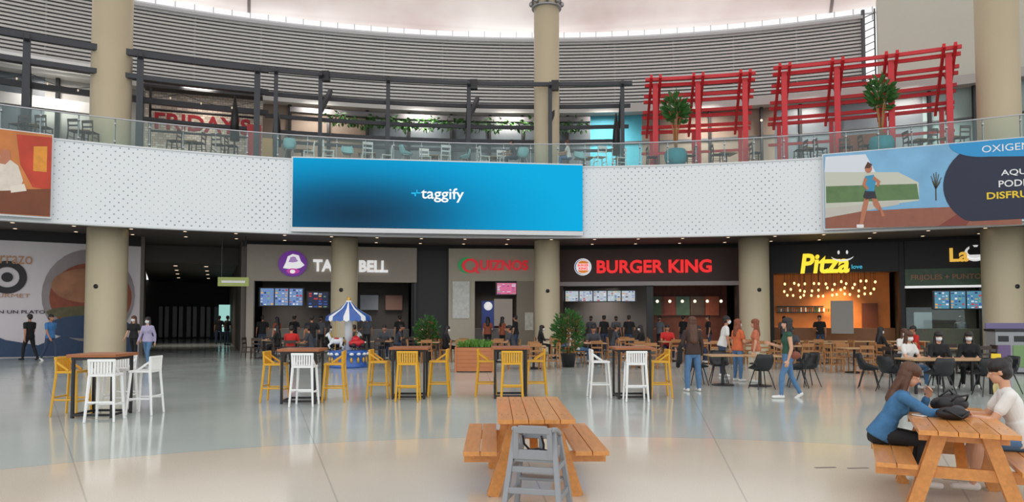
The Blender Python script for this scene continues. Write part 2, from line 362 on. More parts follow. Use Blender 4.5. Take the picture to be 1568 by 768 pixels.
crowdB=Proto(person('woman_standing',1.66,(0,0,0),0,dict(STAND,fR=(.1,1,0)),C(M('cloth_rust',(150,80,55),.8,noise=.2),CBK,HK),vox=.018,hair='long',mask=True))
crowdC=Proto(person('worker_standing',1.70,(0,0,0),0,dict(STAND,fR=(.1,1,0),h=(.3,1,-.3)),C(M('uniform_grey',(90,92,98),.8),CBK,HK,SK2,mask=MSKB),vox=.018,hair='short',sex='m',mask=True))
sitR=Proto(person('seated_man_red_shirt',1.72,(0,0,0),0,SIT,C(CRE,DEND,HK,SK2),vox=.016,hair='short',sex='m',seat=.45))
sitK=Proto(person('seated_woman_dark_hair',1.64,(0,0,0),0,SIT,C(CBK,CBK,HK),vox=.014,hair='verylong',seat=.45,sleeve='long',mask=True))
sitW=Proto(person('seated_woman_white_top',1.64,(0,0,0),0,SIT,C(CWH,DEN,HB),vox=.014,hair='long',seat=.45,mask=True))
sitM=Proto(person('seated_man_grey_shirt',1.74,(0,0,0),0,dict(SIT,t=(0,.3,1)),C(M('cloth_grey',(66,70,78),.8),DEND,HK,SK2),vox=.016,hair='short',sex='m',seat=.45))
# ------------------------------------------------------------------ floor
def floor_mat():
    m=bpy.data.materials.new('terrazzo_floor');m.use_nodes=True;nt=m.node_tree;N=nt.nodes;Lk=nt.links;b=N['Principled BSDF']
    geo=N.new('ShaderNodeNewGeometry');sub=N.new('ShaderNodeVectorMath');sub.operation='SUBTRACT';sub.inputs[1].default_value=(.8,-.3,0)
    Lk.new(geo.outputs['Position'],sub.inputs[0]);ln=N.new('ShaderNodeVectorMath');ln.operation='LENGTH';Lk.new(sub.outputs[0],ln.inputs[0])
    def mth(op,a,bv=None):
        n=N.new('ShaderNodeMath');n.operation=op
        for i,x in enumerate((a,bv)):
            if x is None: continue
            if isinstance(x,(int,float)): n.inputs[i].default_value=x
            else: Lk.new(x,n.inputs[i])
        return n.outputs[0]
    r=ln.outputs['Value']
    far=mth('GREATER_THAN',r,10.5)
    nz=N.new('ShaderNodeTexNoise');nz.inputs['Scale'].default_value=95;nz.inputs['Detail'].default_value=2;Lk.new(geo.outputs['Position'],nz.inputs['Vector'])
    nb=N.new('ShaderNodeTexNoise');nb.inputs['Scale'].default_value=.5;nb.inputs['Detail'].default_value=3;Lk.new(geo.outputs['Position'],nb.inputs['Vector'])
    def mix(f,a,bb,bt='MIX'):
        n=N.new('ShaderNodeMix');n.data_type='RGBA';n.blend_type=bt
        if isinstance(f,(int,float)): n.inputs[0].default_value=f
        else: Lk.new(f,n.inputs[0])
        for i,x in((6,a),(7,bb)):
            if isinstance(x,tuple): n.inputs[i].default_value=x
            else: Lk.new(x,n.inputs[i])
        return n.outputs[2]
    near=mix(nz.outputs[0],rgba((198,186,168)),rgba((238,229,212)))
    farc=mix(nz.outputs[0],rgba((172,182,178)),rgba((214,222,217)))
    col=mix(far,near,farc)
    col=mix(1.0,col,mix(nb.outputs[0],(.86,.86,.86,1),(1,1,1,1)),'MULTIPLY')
    sp=N.new('ShaderNodeSeparateXYZ');Lk.new(sub.outputs[0],sp.inputs[0])
    an=mth('ARCTAN2',sp.outputs[0],sp.outputs[1])
    fr=mth('FRACT',mth('ADD',mth('MULTIPLY',an,24/math.pi/2),.77))
    dr=mth('MULTIPLY',mth('ABSOLUTE',mth('SUBTRACT',fr,.5)),mth('MULTIPLY',r,2*math.pi/24))
    l1=mth('LESS_THAN',dr,.009)
    l2=mth('LESS_THAN',mth('ABSOLUTE',mth('FRACT',mth('DIVIDE',mth('ADD',r,1.5),6.0))),.003)
    ln_=mth('MAXIMUM',l1,l2)
    col=mix(mth('MULTIPLY',ln_,.28),col,(.12,.12,.12,1))
    Lk.new(col,b.inputs['Base Color'])
    rr=N.new('ShaderNodeMapRange');rr.inputs[3].default_value=.07;rr.inputs[4].default_value=.19;Lk.new(nb.outputs[0],rr.inputs[0]);Lk.new(rr.outputs[0],b.inputs['Roughness'])
    return m
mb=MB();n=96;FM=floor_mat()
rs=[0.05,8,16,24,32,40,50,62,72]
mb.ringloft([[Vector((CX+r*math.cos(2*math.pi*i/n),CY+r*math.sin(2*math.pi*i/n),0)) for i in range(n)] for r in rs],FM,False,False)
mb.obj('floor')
# ------------------------------------------------------------------ upper slab / white perforated band
A0,A1=math.radians(-52),math.radians(50)
DECK=8.5
def band_mat():
    m=bpy.data.materials.new('perforated_white_panel');m.use_nodes=True;nt=m.node_tree;N=nt.nodes;Lk=nt.links;b=N['Principled BSDF']
    geo=N.new('ShaderNodeNewGeometry');sp=N.new('ShaderNodeSeparateXYZ');sub=N.new('ShaderNodeVectorMath');sub.operation='SUBTRACT';sub.inputs[1].default_value=(CX,CY,0)
    Lk.new(geo.outputs['Position'],sub.inputs[0]);Lk.new(sub.outputs[0],sp.inputs[0])
    at=N.new('ShaderNodeMath');at.operation='ARCTAN2';Lk.new(sp.outputs[0],at.inputs[0]);Lk.new(sp.outputs[1],at.inputs[1])
    mu=N.new('ShaderNodeMath');mu.operation='MULTIPLY';mu.inputs[1].default_value=37;Lk.new(at.outputs[0],mu.inputs[0])
    cb=N.new('ShaderNodeCombineXYZ');Lk.new(mu.outputs[0],cb.inputs[0]);Lk.new(sp.outputs[2],cb.inputs[1])
    mp=N.new('ShaderNodeMapping');mp.inputs['Rotation'].default_value=(0,0,math.radians(45));mp.inputs['Scale'].default_value=(4.6,4.6,1);Lk.new(cb.outputs[0],mp.inputs[0])
    vo=N.new('ShaderNodeTexVoronoi');vo.voronoi_dimensions='2D';vo.inputs['Scale'].default_value=1;vo.inputs['Randomness'].default_value=0;Lk.new(mp.outputs[0],vo.inputs['Vector'])
    nz=N.new('ShaderNodeTexNoise');nz.inputs['Scale'].default_value=.35;nz.inputs['Detail'].default_value=2;Lk.new(cb.outputs[0],nz.inputs['Vector'])
    mr=N.new('ShaderNodeMapRange');mr.inputs[1].default_value=.42;mr.inputs[2].default_value=.6;mr.inputs[3].default_value=.08;mr.inputs[4].default_value=.16;Lk.new(nz.outputs[0],mr.inputs[0])
    lt=N.new('ShaderNodeMath');lt.operation='LESS_THAN';Lk.new(vo.outputs['Distance'],lt.inputs[0]);Lk.new(mr.outputs[0],lt.inputs[1])
    mx=N.new('ShaderNodeMix');mx.data_type='RGBA';mx.inputs[6].default_value=rgba((236,241,244));mx.inputs[7].default_value=rgba((152,158,167));Lk.new(lt.outputs[0],mx.inputs[0])
    Lk.new(mx.outputs[2],b.inputs['Base Color']);b.inputs['Roughness'].default_value=.45
    return m
SOF=M('soffit_paint',(88,80,76),.7)
mb=MB();arcwall(mb,37.0,37.2,A0,A1,5.26,8.37,band_mat(),72)
TRIM=M('white_trim',(225,228,230),.4);arcwall(mb,36.95,37.25,A0,A1,8.37,8.43,TRIM,72);arcwall(mb,36.95,37.25,A0,A1,5.2,5.27,TRIM,72)
mb.obj('wall_perforated_parapet')
mb=MB();arcwall(mb,37.2,50,A0,A1,5.3,8.2,SOF,72);arcwall(mb,37.4,50,A0,A1,8.2,DECK,M('deck_stone',(120,116,110),.6),72)
LAMP=E('downlight_glow',(255,225,190),2)
for i in range(34):
    a=A0+(A1-A0)*(i+.5)/34
    for R in(38.4,40.6):
        c=pol(R,a,5.285); mb.cyl(c,c+V(0,0,.01),.07,.07,LAMP,12); mb.cyl(c-V(0,0,-.004),c+V(0,0,.01),.11,.11,STEEL,12)
mb.obj('ceiling_ground_level')
# ------------------------------------------------------------------ glass balustrade
def glass_mat(name,tint=(.88,.94,.93,1),g=.035):
    m=bpy.data.materials.new(name);m.use_nodes=True;nt=m.node_tree;nt.nodes.clear();o=nt.nodes.new('ShaderNodeOutputMaterial')
    t=nt.nodes.new('ShaderNodeBsdfTransparent');t.inputs[0].default_value=tint;gl=nt.nodes.new('ShaderNodeBsdfGlossy');gl.inputs['Roughness'].default_value=.03
    gl.inputs[0].default_value=(.8,.9,.9,1);mx=nt.nodes.new('ShaderNodeMixShader');mx.inputs[0].default_value=g
    nt.links.new(t.outputs[0],mx.inputs[1]);nt.links.new(gl.outputs[0],mx.inputs[2]);nt.links.new(mx.outputs[0],o.inputs[0]);return m
GL=glass_mat('balustrade_glass')
mb=MB();arcwall(mb,37.3,37.32,A0,A1,8.3,9.5,GL,72);arcwall(mb,37.28,37.34,A0,A1,9.5,9.54,STEEL,72)
k=54
for i in range(k+1):
    a=A0+(A1-A0)*i/k
    for z in(8.6,9.3):
        c=pol(37.2,a,z);d=pol(37.36,a,z);mb.cyl(c,d,.04,.04,STEEL,8)
    mb.beam(pol(37.36,a,8.3),pol(37.36,a,9.5),.03,.05,STEEL)
mb.obj('glass_balustrade')
# ------------------------------------------------------------------ upper floor walls
aL=ang(bear(1330),45)
LOU=M('louvre_grey',(208,208,206),.55,.0);LOUB=M('louvre_back',(160,160,160),.7)
mb=MB();arcwall(mb,45.3,45.5,A0,aL,13.2,17.2,LOUB,64)
for i in range(21):
    z=13.35+i*.185; arcwall(mb,45.0,45.12,A0,aL,z,z+.10,LOU,64,z0b=z+.06,z1b=z+.16)
for i in range(19):
    a=A0+(aL-A0)*i/18; 
    mb.beam(pol(45.14,a,13.2),pol(45.14,a,17.2),.08,.1,LOUB)
mb.beam(pol(44.9,aL,13.0),pol(44.9,aL,17.6),.14,.14,M('louvre_post',(95,97,102),.5));mb.beam(pol(44.9,aL+.012,13.0),pol(44.9,aL+.012,17.6),.06,.06,MC['louvre_post'])
for i in range(12): mb.beam(pol(44.9,aL,13.1+i*.37),pol(44.9,aL+.012,13.3+i*.37),.04,.04,MC['louvre_post'])
arcwall(mb,44.8,45.6,A0,aL,17.15,17.3,M('coping_grey',(195,197,200),.5),64)
mb.obj('wall_louvre_upper')
mb=MB();PW=M('plain_wall_green_grey',(206,207,196),.7,noise=.03,ns=1)
arcwall(mb,44.6,45.4,aL+.0145,A1,12.9,18.1,PW,30);mb.obj('wall_upper_right')
mb=MB();SKYG=E('clerestory_glazing',(255,255,255),1.15)
arcwall(mb,45.7,45.75,A0,A1,17.3,18.0,SKYG,72)
for i in range(90):
    a=A0+(A1-A0)*i/89; mb.beam(pol(45.62,a,17.3),pol(45.62,a,18.0),.05,.06,TRIM)
arcwall(mb,45.5,45.65,A0,A1,17.6,17.66,TRIM,72)
mb.obj('window_1')
def memb():
    m=bpy.data.materials.new('roof_membrane');m.use_nodes=True;nt=m.node_tree;N=nt.nodes;b=N['Principled BSDF']
    geo=N.new('ShaderNodeNewGeometry');nz=N.new('ShaderNodeTexNoise');nz.inputs['Scale'].default_value=.16;nz.inputs['Detail'].default_value=4
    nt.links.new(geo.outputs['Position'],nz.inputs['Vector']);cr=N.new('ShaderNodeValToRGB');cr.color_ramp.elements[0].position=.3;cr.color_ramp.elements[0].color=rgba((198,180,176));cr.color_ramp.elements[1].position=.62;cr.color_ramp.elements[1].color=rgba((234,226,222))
    nt.links.new(nz.outputs[0],cr.inputs[0]);nt.links.new(cr.outputs[0],b.inputs['Base Color']);nt.links.new(cr.outputs[0],b.inputs['Emission Color']);b.inputs['Emission Strength'].default_value=.58;b.inputs['Roughness'].default_value=.8  # membrane is no lamp; its emission stands in for daylight through the fabric
    return m
mb=MB();MEM=memb();rings=[];nr=26;na=160
for i in range(nr+1):
    R=46.5-(46.5-19)*i/nr; ring=[]
    for k in range(na+1):
        a=A0*1.3+(A1-A0)*1.3*k/na; fr=(a*9/math.pi)%1; lobe=math.sin(math.pi*fr)
        z=18.0+ (46.5-R)*.16+ lobe*1.3*min(1,(46.5-R)/5) ; ring.append(pol(R,a,z))
    rings.append(ring)
mb.ringloft(rings,MEM,True,False,closed=False)
CAB=M('membrane_cable',(150,138,134),.6)
for q in range(-8,9):
    a=q*math.pi/9
    if A0*1.3<a<A1*1.3: mb.tube([pol(R,a,17.95+(46.5-R)*.16) for R in(46.5,40,33,26,19)],.09,CAB,6)
mb.obj('ceiling_membrane')
mb=MB();UW=44.3
def useg(p0,p1,mat,z0=8.2,z1=13.2,R=UW,th=.3):
    arcwall(mb,R,R+th,ang(bear(p0),R),ang(bear(p1),R),z0,z1,mat,8)
UD=M('upper_dark_glazing',(92,100,106),.25,noise=.4,ns=.6);UB=M('upper_brown_wall',(128,112,98),.6,noise=.25,ns=1)
TEAL=M('teal_wall',(64,160,182),.6,noise=.1);GG=M('green_glass',(140,162,160),.2,noise=.2,ns=.5)
useg(-160,60,UD);useg(60,218,M('upper_stone',(150,150,146),.7,noise=.2,ns=2));useg(395,560,UB);useg(560,905,UD);useg(905,985,TEAL);useg(985,1190,UB);useg(1190,1420,UD);useg(1420,1850,GG)
arcwall(mb,43.6,44.6,A0,A1,12.75,13.2,M('upper_fascia',(185,185,182),.6),60)
arcwall(mb,42.6,43.0,ang(bear(440),42.6),ang(bear(905),42.6),12.0,12.25,M('canopy_edge',(96,94,96),.6),20)
WL=M('white_ledge',(240,241,240),.5)
arcwall(mb,43.2,43.6,A0,ang(bear(150),43.2),12.9,13.35,WL,10);arcwall(mb,43.0,43.5,A0,ang(bear(140),43.2),11.0,11.5,M('fascia_lightgrey',(175,176,176),.6),10)
for p0 in(-60,-20,30,80,440,500,560,625,690,750,800,870,1010,1090,1170,1230,1290,1360,1430,1500,1560):
    a=ang(bear(p0),44.1);mb.beam(pol(44.1,a,8.2),pol(44.1,a,12.8),.14,.14,BLK)
for zz in(9.4,11.2):
    arcwall(mb,44.15,44.25,ang(bear(440),44.1),A1,zz,zz+.08,M('mullion',(78,84,88),.5),40)
for i in range(9):
    a=ang(bear(450+i*120),43.5);mb.ell(pol(43.5,a,11.9),(.06,.06,.06),LAMP,None,8,5)
mb.obj('wall_upper_shopfronts')
def brick():
    m=bpy.data.materials.new('pale_brick');m.use_nodes=True;nt=m.node_tree;N=nt.nodes;b=N['Principled BSDF'];tc=N.new('ShaderNodeTexCoord');br=N.new('ShaderNodeTexBrick')
    mp=N.new('ShaderNodeMapping');mp.inputs['Rotation'].default_value=(math.radians(90),0,0);nt.links.new(tc.outputs['Object'],mp.inputs[0]);nt.links.new(mp.outputs[0],br.inputs['Vector'])
    br.inputs['Scale'].default_value=2.2;br.inputs['Color1'].default_value=rgba((222,212,196));br.inputs['Color2'].default_value=rgba((176,162,146));br.inputs['Mortar'].default_value=rgba((135,128,120));nt.links.new(br.outputs[0],b.inputs['Base Color']);return m
A=pt(bear(216),43.0);B_=pt(bear(398),42.6);F,W=frame(A,B_)
mb=MB();BK_=brick();mb.bx(0,W,0,.4,0,4.2,BK_);o=mb.obj('wall_brick_upper');o.matrix_world=F@Matrix.Translation((0,0,8.2))
mb=MB();mb.bx(0,W,-.7,-.02,12.4,12.5,BLK,F);mb.poly([(0,-.7,12.5),(W,-.7,12.5),(W,.2,13.1),(0,.2,13.1)],M('dark_awning',(50,50,54),.7),F)
SR=M('sign_red',(186,34,46),.5)
txt(mb,"FRIDAY'S",TF(F,W*.5,10.85,.7),W*.80,.8,SR,.02,.08);mb.bx(W*.05,W*.95,-.68,-.64,10.3,10.4,BLK,F);mb.bx(W*.05,W*.95,-.68,-.64,11.3,11.4,BLK,F)
for k_ in(.06,.94): mb.bx(W*k_-.05,W*k_+.05,-.68,-.6,8.5,12.4,BLK,F)
mb.obj('grill_bar_sign')
mb=MB();F2,W2=frame(pt(bear(374),39.5),pt(bear(414),39.5));mb.bx(0,W2*.55,0,.5,8.5,10.4,M('red_poster',(178,58,56),.6,noise=.4,ns=3),F2);mb.bx(W2*.6,W2,-.1,.5,8.5,9.8,M('tan_board',(206,168,110),.6),F2);mb.obj('host_stand')
mb=MB()
for i in range(46):
    a=ang(bear(505+i*8.6),42.8);foliage(mb,pol(42.6,a,11.8+random.uniform(-.1,.1)),(.3,.3,.28),16,.28,GREEN,-.3)
mb.obj('hanging_greenery')
# ------------------------------------------------------------------ pergolas
def pergola(name,posts,rails,mat,w,Rf=38.3,Rb=41.5,zt=12.6,zb=11.2,nbars=3,double=False,ext=.012,midrail=None):
    mb=MB();aa=[ang(bear(p),Rf) for p in posts]
    for a in aa:
        mb.beam(pol(Rf,a,DECK),pol(Rf,a,zt+.1),w,w,mat,side=pol(1,a)-pol(0,a))
        mb.beam(pol(Rb,a,DECK),pol(Rb,a,zb),w*.8,w*.8,mat,side=pol(1,a)-pol(0,a))
        if double:
            for da in(-w*.9/Rf,w*.9/Rf): mb.beam(pol(Rf-.6,a+da,zt+.26),pol(Rb+.3,a+da,zb-.1),w*.5,w*.9,mat)
        else: mb.beam(pol(Rf-.3,a,zt+.05),pol(Rb+.2,a,zb),w*.7,w,mat)
    for i in range(nbars+1):
        k=i/nbars;R=Rf+(Rb-Rf)*k;z=zt+(zb-zt)*k
        if double:
            for s_ in(-.2,.2): arcwall(mb,R-.055+s_,R+.055+s_,aa[0]-ext,aa[-1]+ext,z+w*.4-s_*.4,z+w*.4+.15-s_*.4,mat,8)
        else: arcwall(mb,R-w*.35,R+w*.35,aa[0]-ext,aa[-1]+ext,z,z+w,mat,8)
    if double:
        for z in(zt-.55,zt-1.6): arcwall(mb,Rb-.05,Rb+.05,aa[0]-ext,aa[-1]+ext,z-.9,z-.78,mat,8)
        for a in aa:
            mb.beam(pol(Rf+.1,a,zt-1.1),pol(Rf+1.3,a,zt-.4),w*.5,w*.6,mat)
    if midrail:
        for z in midrail: arcwall(mb,Rb-w*.3,Rb+w*.3,aa[0],aa[-1],z,z+w*.8,mat,8)
    return mb
PBK=M('charcoal_steel',(56,58,64),.5)
mb=pergola('',[-120,30,207,389],None,PBK,.25,zt=12.45,zb=11.4,nbars=2)
arcwall(mb,38.2,38.4,ang(bear(-120),38.3),ang(bear(389),38.3),11.5,11.7,PBK,12)
arcwall(mb,41.4,41.6,ang(bear(207),38.3),ang(bear(389),38.3),10.6,10.75,PBK,12);mb.obj('black_pergola')
mb=pergola('',[418,487,592,717,843,955],None,PBK,.18,zt=12.5,zb=11.3,nbars=2,midrail=(10.6,10.1))
for p_ in(487,717,843):
    a=ang(bear(p_),38.3);mb.beam(pol(38.3,a,10.9),pol(39.6,a+.012,12.3),.16,.2,PBK);mb.beam(pol(38.3,a+.006,12.3),pol(38.3,a+.006,12.75),.34,.3,BLK)
mb.obj('black_pergola')
mb=pergola('',[1006,1072,1145],None,RED,.23,zt=12.4,zb=11.0,nbars=3,double=True);mb.obj('red_pergola')
mb=pergola('',[1206,1288,1372,1462],None,RED,.23,zt=12.55,zb=11.1,nbars=3,double=True);mb.obj('red_pergola')
mb=MB();BULB=E('bulb_glow',(255,236,200),.7);pts=[]
for i in range(60):
    k=i/59;p_=-80+470*k;a=ang(bear(p_),38.9);z=11.3-.35*math.sin(math.pi*((k*4)%1));q=pol(38.9,a,z);pts.append(q);
    if i%6==0: mb.ell(q-V(0,0,.09),(.035,.035,.05),BULB,None,8,5)
mb.tube(pts,.012,BLK,5);mb.obj('string_lights')
mb=MB();mb.beam((0,0,0),(0,0,2.6),.06,.06,BLK);mb.tube([(0,0,3.3),(0,0,2.4),(0,0,1.2)],[.03,.16,.22],BLK,10);mb.cyl((0,0,0),(0,0,.08),.3,.3,BLK,16)
UM=Proto(mb.obj('closed_parasol'))
for p_,R in((355,40),(945,40.5),(420,40.5)): q=pt(bear(p_),R);UM(q.x,q.y,0,DECK)
# ------------------------------------------------------------------ columns
def column(x,y,r,z1,cap=False):
    mb=MB();mb.lathe((0,0,0),[(r*1.04,0),(r*1.04,.12),(r,.14),(r,z1)],COLM,40)
    if cap:
        for z in(16.6,17.0): mb.lathe((0,0,0),[(r*1.0,z-.06),(r*1.18,z-.04),(r*1.18,z+.04),(r,z+.06)],STEEL,32)
        for a in range(8): 
            c=V(math.cos(a*.785)*r*1.2,math.sin(a*.785)*r*1.2,16.8);mb.ell(c,(.12,.12,.14),STEEL,None,8,6)
    mb.cyl((0,-r-.02,2.9),(0,-r+.03,2.9),.09,.09,BLK,12)
    mb.obj('column',(x,y,0))
column(-16.55,29.3,.76,22);column(1.67,34.2,.61,22,True);column(20.15,29.4,.78,22);column(-7.69,32.9,.6,5.29);column(11.1,32.9,.67,5.29)
# ------------------------------------------------------------------ screens and billboards on band
def scr_mat():
    m=bpy.data.materials.new('led_display_blue');m.use_nodes=True;nt=m.node_tree;N=nt.nodes;Lk=nt.links;b=N['Principled BSDF']
    tc=N.new('ShaderNodeTexCoord');mp=N.new('ShaderNodeMapping');mp.inputs['Location'].default_value=(-.2,0,-.18);mp.vector_type='POINT'
    Lk.new(tc.outputs['Generated'],mp.inputs[0]);m2=N.new('ShaderNodeMapping');m2.inputs['Scale'].default_value=(1.3,0,.85);Lk.new(mp.outputs[0],m2.inputs[0])
    ln=N.new('ShaderNodeVectorMath');ln.operation='LENGTH';Lk.new(m2.outputs[0],ln.inputs[0]);cr=N.new('ShaderNodeValToRGB');cr.color_ramp.interpolation='B_SPLINE'
    e=cr.color_ramp.elements;e[0].position=0.0;e[0].color=rgba((20,56,80));e[1].position=1.0;e[1].color=rgba((6,174,226));x=e.new(.18);x.color=rgba((18,70,102));x=e.new(.36);x.color=rgba((14,98,138));x=e.new(.54);x.color=rgba((8,136,186));x=e.new(.75);x.color=rgba((4,158,212))
    Lk.new(ln.outputs['Value'],cr.inputs[0]);Lk.new(cr.outputs[0],b.inputs['Emission Color']);b.inputs['Emission Strength'].default_value=1.0;b.inputs['Base Color'].default_value=(.003,.003,.003,1);b.inputs['Roughness'].default_value=.6;b.inputs['Specular IOR Level'].default_value=.05;return m
A=pt(bear(446),36.75);B_=pt(bear(893),36.75);F,W=frame(A,B_)
par=bpy.data.objects.new('led_screen',None);sc.collection.objects.link(par)
mb=MB();mb.bx(0,W,0,.12,5.5,8.42,scr_mat());o=mb.obj('display_panel',parent=par);o.matrix_world=F
mb=MB();mb.bx(0,W,.12,.42,5.3,8.44,DK,F);mb.bx(0,W,-.02,.2,5.28,5.47,TRIM,F);mb.bx(-.06,0,-.02,.3,5.28,8.46,TRIM,F);mb.bx(0,W,-.01,.3,8.42,8.47,TRIM,F);mb.obj('screen_frame',parent=par)
mb=MB();EW_=E('display_white',(255,255,255),1.0);EC_=E('display_cyan',(20,190,240),1)
x0=LX(F,677);txt(mb,"taggify",TF(F,x0,6.95,.02),1.85,.62,EW_,.01,.005)
xl=LX(F,636);T=TF(F,xl,7.0,.02)
for (a,b_,c_,d_) in((-.2,-.02,-.02,.04),(-.06,.0,-.12,.04),(.02,.06,.0,.16),(.02,.2,.0,.05)): mb.add([(a,c_,.01),(b_,c_,.01),(b_,d_,.01),(a,d_,.01)],[(0,1,2,3)],EC_,False,T)
mb.obj('display_lettering',parent=par)
# right billboard
A=pt(bear(1265),36.7);B_=pt(bear(1265)+.33,36.7);F,W=frame(A,B_);T=TF(F,0,5.36,.03);Hh=3.1
U=lambda p_:LX(F,p_)
def Vv(py,p_): Y=(F@Vector((U(p_),0,0))).y;return hz(py,Y)-5.36
mb=MB();mb.bx(-.05,W,0,.25,5.3,8.5,TRIM,F)
sk=M('print_sky',(128,184,228),.5,noise=.4,ns=.7);
mb.add([(0,0,0),(W,0,0),(W,Hh,0),(0,Hh,0)],[(0,1,2,3)],sk,False,T)
def P2(pts,mat,out): mb.poly([(U(x),Vv(y,x),out) for x,y in pts],mat,T)
P2([(1266,349),(1568,343),(1568,312),(1400,318),(1266,326)],M('print_track',(150,92,72),.5,noise=.2),.004)
P2([(1266,333),(1380,312),(1380,306),(1266,318)],M('print_pavement',(200,196,186),.5),.006)
P2([(1266,325),(1266,262),(1380,262),(1411,278),(1411,306)],M('print_building',(205,208,192),.5),.005)
P2([(1268,310),(1268,284),(1408,280),(1411,304)],M('print_hedge',(96,128,80),.5,noise=.3,ns=3),.008)
P2([(1266,262),(1268,238),(1330,234),(1345,262)],M('print_cloud',(225,232,240),.5),.006)
P2([(1436,306),(1438,306),(1438,285),(1436,285)],M('print_tree',(70,70,60),.5),.01)
for (ax,ay) in((1430,268),(1434,264),(1438,262),(1442,265),(1446,270),(1432,276),(1444,277)): P2([(1436,288),(1438,288),(ax+.8,ay),(ax-.4,ay)],MC['print_tree'],.011)
P2([(1440,345),(1480,320),(1500,320),(1482,345)],M('print_lane',(130,60,48),.5),.01)
NV=M('print_navy',(30,38,62),.5);BL=M('print_blue',(40,150,210),.5)
cxn=U(1535);ryn=.53*Hh
pts=[(cxn+1.85*math.cos(math.radians(q)),Hh*.46+ryn*math.sin(math.radians(q))*1.05,.012) for q in range(0,360,8)]
mb.poly([(min(max(x,0),W),min(max(y,.02),Hh-.02),z) for x,y,z in pts],NV,T)
pts=[(U(1520)+1.3*math.cos(math.radians(q)),Hh+.0+.62*math.sin(math.radians(q)),.016) for q in range(180,361,8)]
mb.poly([(min(x,W),y,z) for x,y,z in pts],BL,T);mb.add([(U(1520),Hh-.62,.015),(W,Hh-.8,.015),(W,Hh,.015),(U(1520),Hh,.015)],[(0,1,2,3)],BL,False,T)
WT=M('print_white',(240,240,240),.5);YT=M('print_yellow',(240,205,40),.5)
def pt_(s,x,y,w,h,mat,bold=0): txt(mb,s,TF(F,x,5.36+y,.05),w,h,mat,bold,.003)
pt_('OXIGENO',U(1512)+.9,Hh-.32,1.9,.27,WT);pt_('AQUI',U(1538)+.45,Hh*.58,.9,.26,WT,.01);pt_('PODRAS',U(1533)+.72,Hh*.45,1.4,.26,WT,.01);pt_('DISFRUTAR',U(1514)+1.1,Hh*.31,2.15,.27,YT,.02)
rs_=M('print_skin',(190,120,90),.5);rb=M('print_top',(60,150,190),.5);rk=M('print_short',(40,40,50),.5);o_=.02
P2([(1329,268),(1342,266),(1345,276),(1342,292),(1330,292),(1327,278)],rb,o_)
disc(mb,T,U(1334),Vv(256,1334),.13,.19,rs_,o_);P2([(1328,256),(1333,246),(1340,250),(1336,256)],HB,o_+.004)
P2([(1328,291),(1343,291),(1346,304),(1337,303),(1329,305),(1325,300)],rk,o_)
P2([(1327,302),(1334,304),(1329,325),(1324,343),(1318,345),(1322,322)],rs_,o_);P2([(1338,302),(1346,303),(1352,316),(1349,322),(1341,314)],rs_,o_);P2([(1349,316),(1353,318),(1358,330),(1353,331)],rs_,o_)
P2([(1328,270),(1324,282),(1331,290),(1334,287),(1329,281),(1332,273)],rs_,o_+.004);P2([(1342,268),(1352,276),(1349,285),(1346,284),(1347,278),(1340,273)],rs_,o_+.004)
P2([(1314,343),(1325,343),(1325,348),(1314,348)],WT,o_+.004)
mb.obj('sports_billboard')
# left billboard
A=pt(bear(75)-.20,36.7);B_=pt(bear(75),36.7);F,W=frame(A,B_);T=TF(F,0,5.4,.03)
mb=MB();mb.bx(0,W,0,.25,5.34,8.5,TRIM,F)
U=lambda p_:LX(F,p_)
def Vv(py,p_): Y=(F@Vector((U(p_),0,0))).y;return hz(py,Y)-5.4
mb.add([(0,0,0),(W-.04,0,0),(W-.04,3.06,0),(0,3.06,0)],[(0,1,2,3)],M('print_restaurant',(200,122,60),.5,noise=.6,ns=.9),False,T)
P2([(18,203),(73,208),(73,290),(45,285),(25,250)],M('print_redwall',(190,60,35),.5,noise=.4,ns=1.5),.01)
P2([(-60,290),(73,288),(73,330),(-60,322)],M('print_woodtable',(120,62,30),.5,noise=.3,ns=2),.012)
P2([(-40,240),(0,236),(22,252),(30,275),(25,290),(-40,292)],M('print_blouse',(226,214,200),.5,noise=.2),.014)
P2([(-5,226),(8,228),(10,242),(2,250),(-8,248)],rs_,.016);P2([(45,222),(66,222),(66,262),(45,260)],M('print_lampglow',(230,150,50),.5,noise=.3),.015)
P2([(10,284),(32,280),(36,291),(12,294)],M('print_plate',(235,225,210),.5),.018)
mb.obj('dining_billboard')
# ------------------------------------------------------------------ ground floor shopfronts
RS=41.5
def shop(p0,p1): 
    A=pt(bear(p0),RS);B_=pt(bear(p1),RS);F,W=frame(A,B_);return F,W,(A.y+B_.y)/2
BULK=M('black_bulkhead',(24,24,26),.6)
mb=MB();a_l=ang(bear(375),RS)
arcwall(mb,41.6,42.0,ang(bear(630),41.6),ang(bear(692),41.6),0,5.3,M('black_cladding',(34,34,36),.5),4)
arcwall(mb,41.6,42.0,ang(bear(815),41.6),ang(bear(862),41.6),0,5.3,MC['black_cladding'],4)
arcwall(mb,41.6,42.0,ang(bear(1130),41.6),ang(bear(1184),41.6),0,5.3,MC['black_cladding'],4)
arcwall(mb,41.6,42.0,ang(bear(1500),41.6),A1,0,5.3,MC['black_cladding'],10)
arcwall(mb,41.45,41.9,ang(bear(370),41.6),A1,5.05,5.32,BULK,50)
arcwall(mb,48,48.3,a_l,A1,0,5.3,DK,40)
for p_ in(640,684,822,858,1135,1180,1385): 
    a=ang(bear(p_),RS);mb.beam(pol(41.7,a,2.6),pol(48,a,2.6),.15,5.2,DK)
mb.obj('wall_shop_partitions')
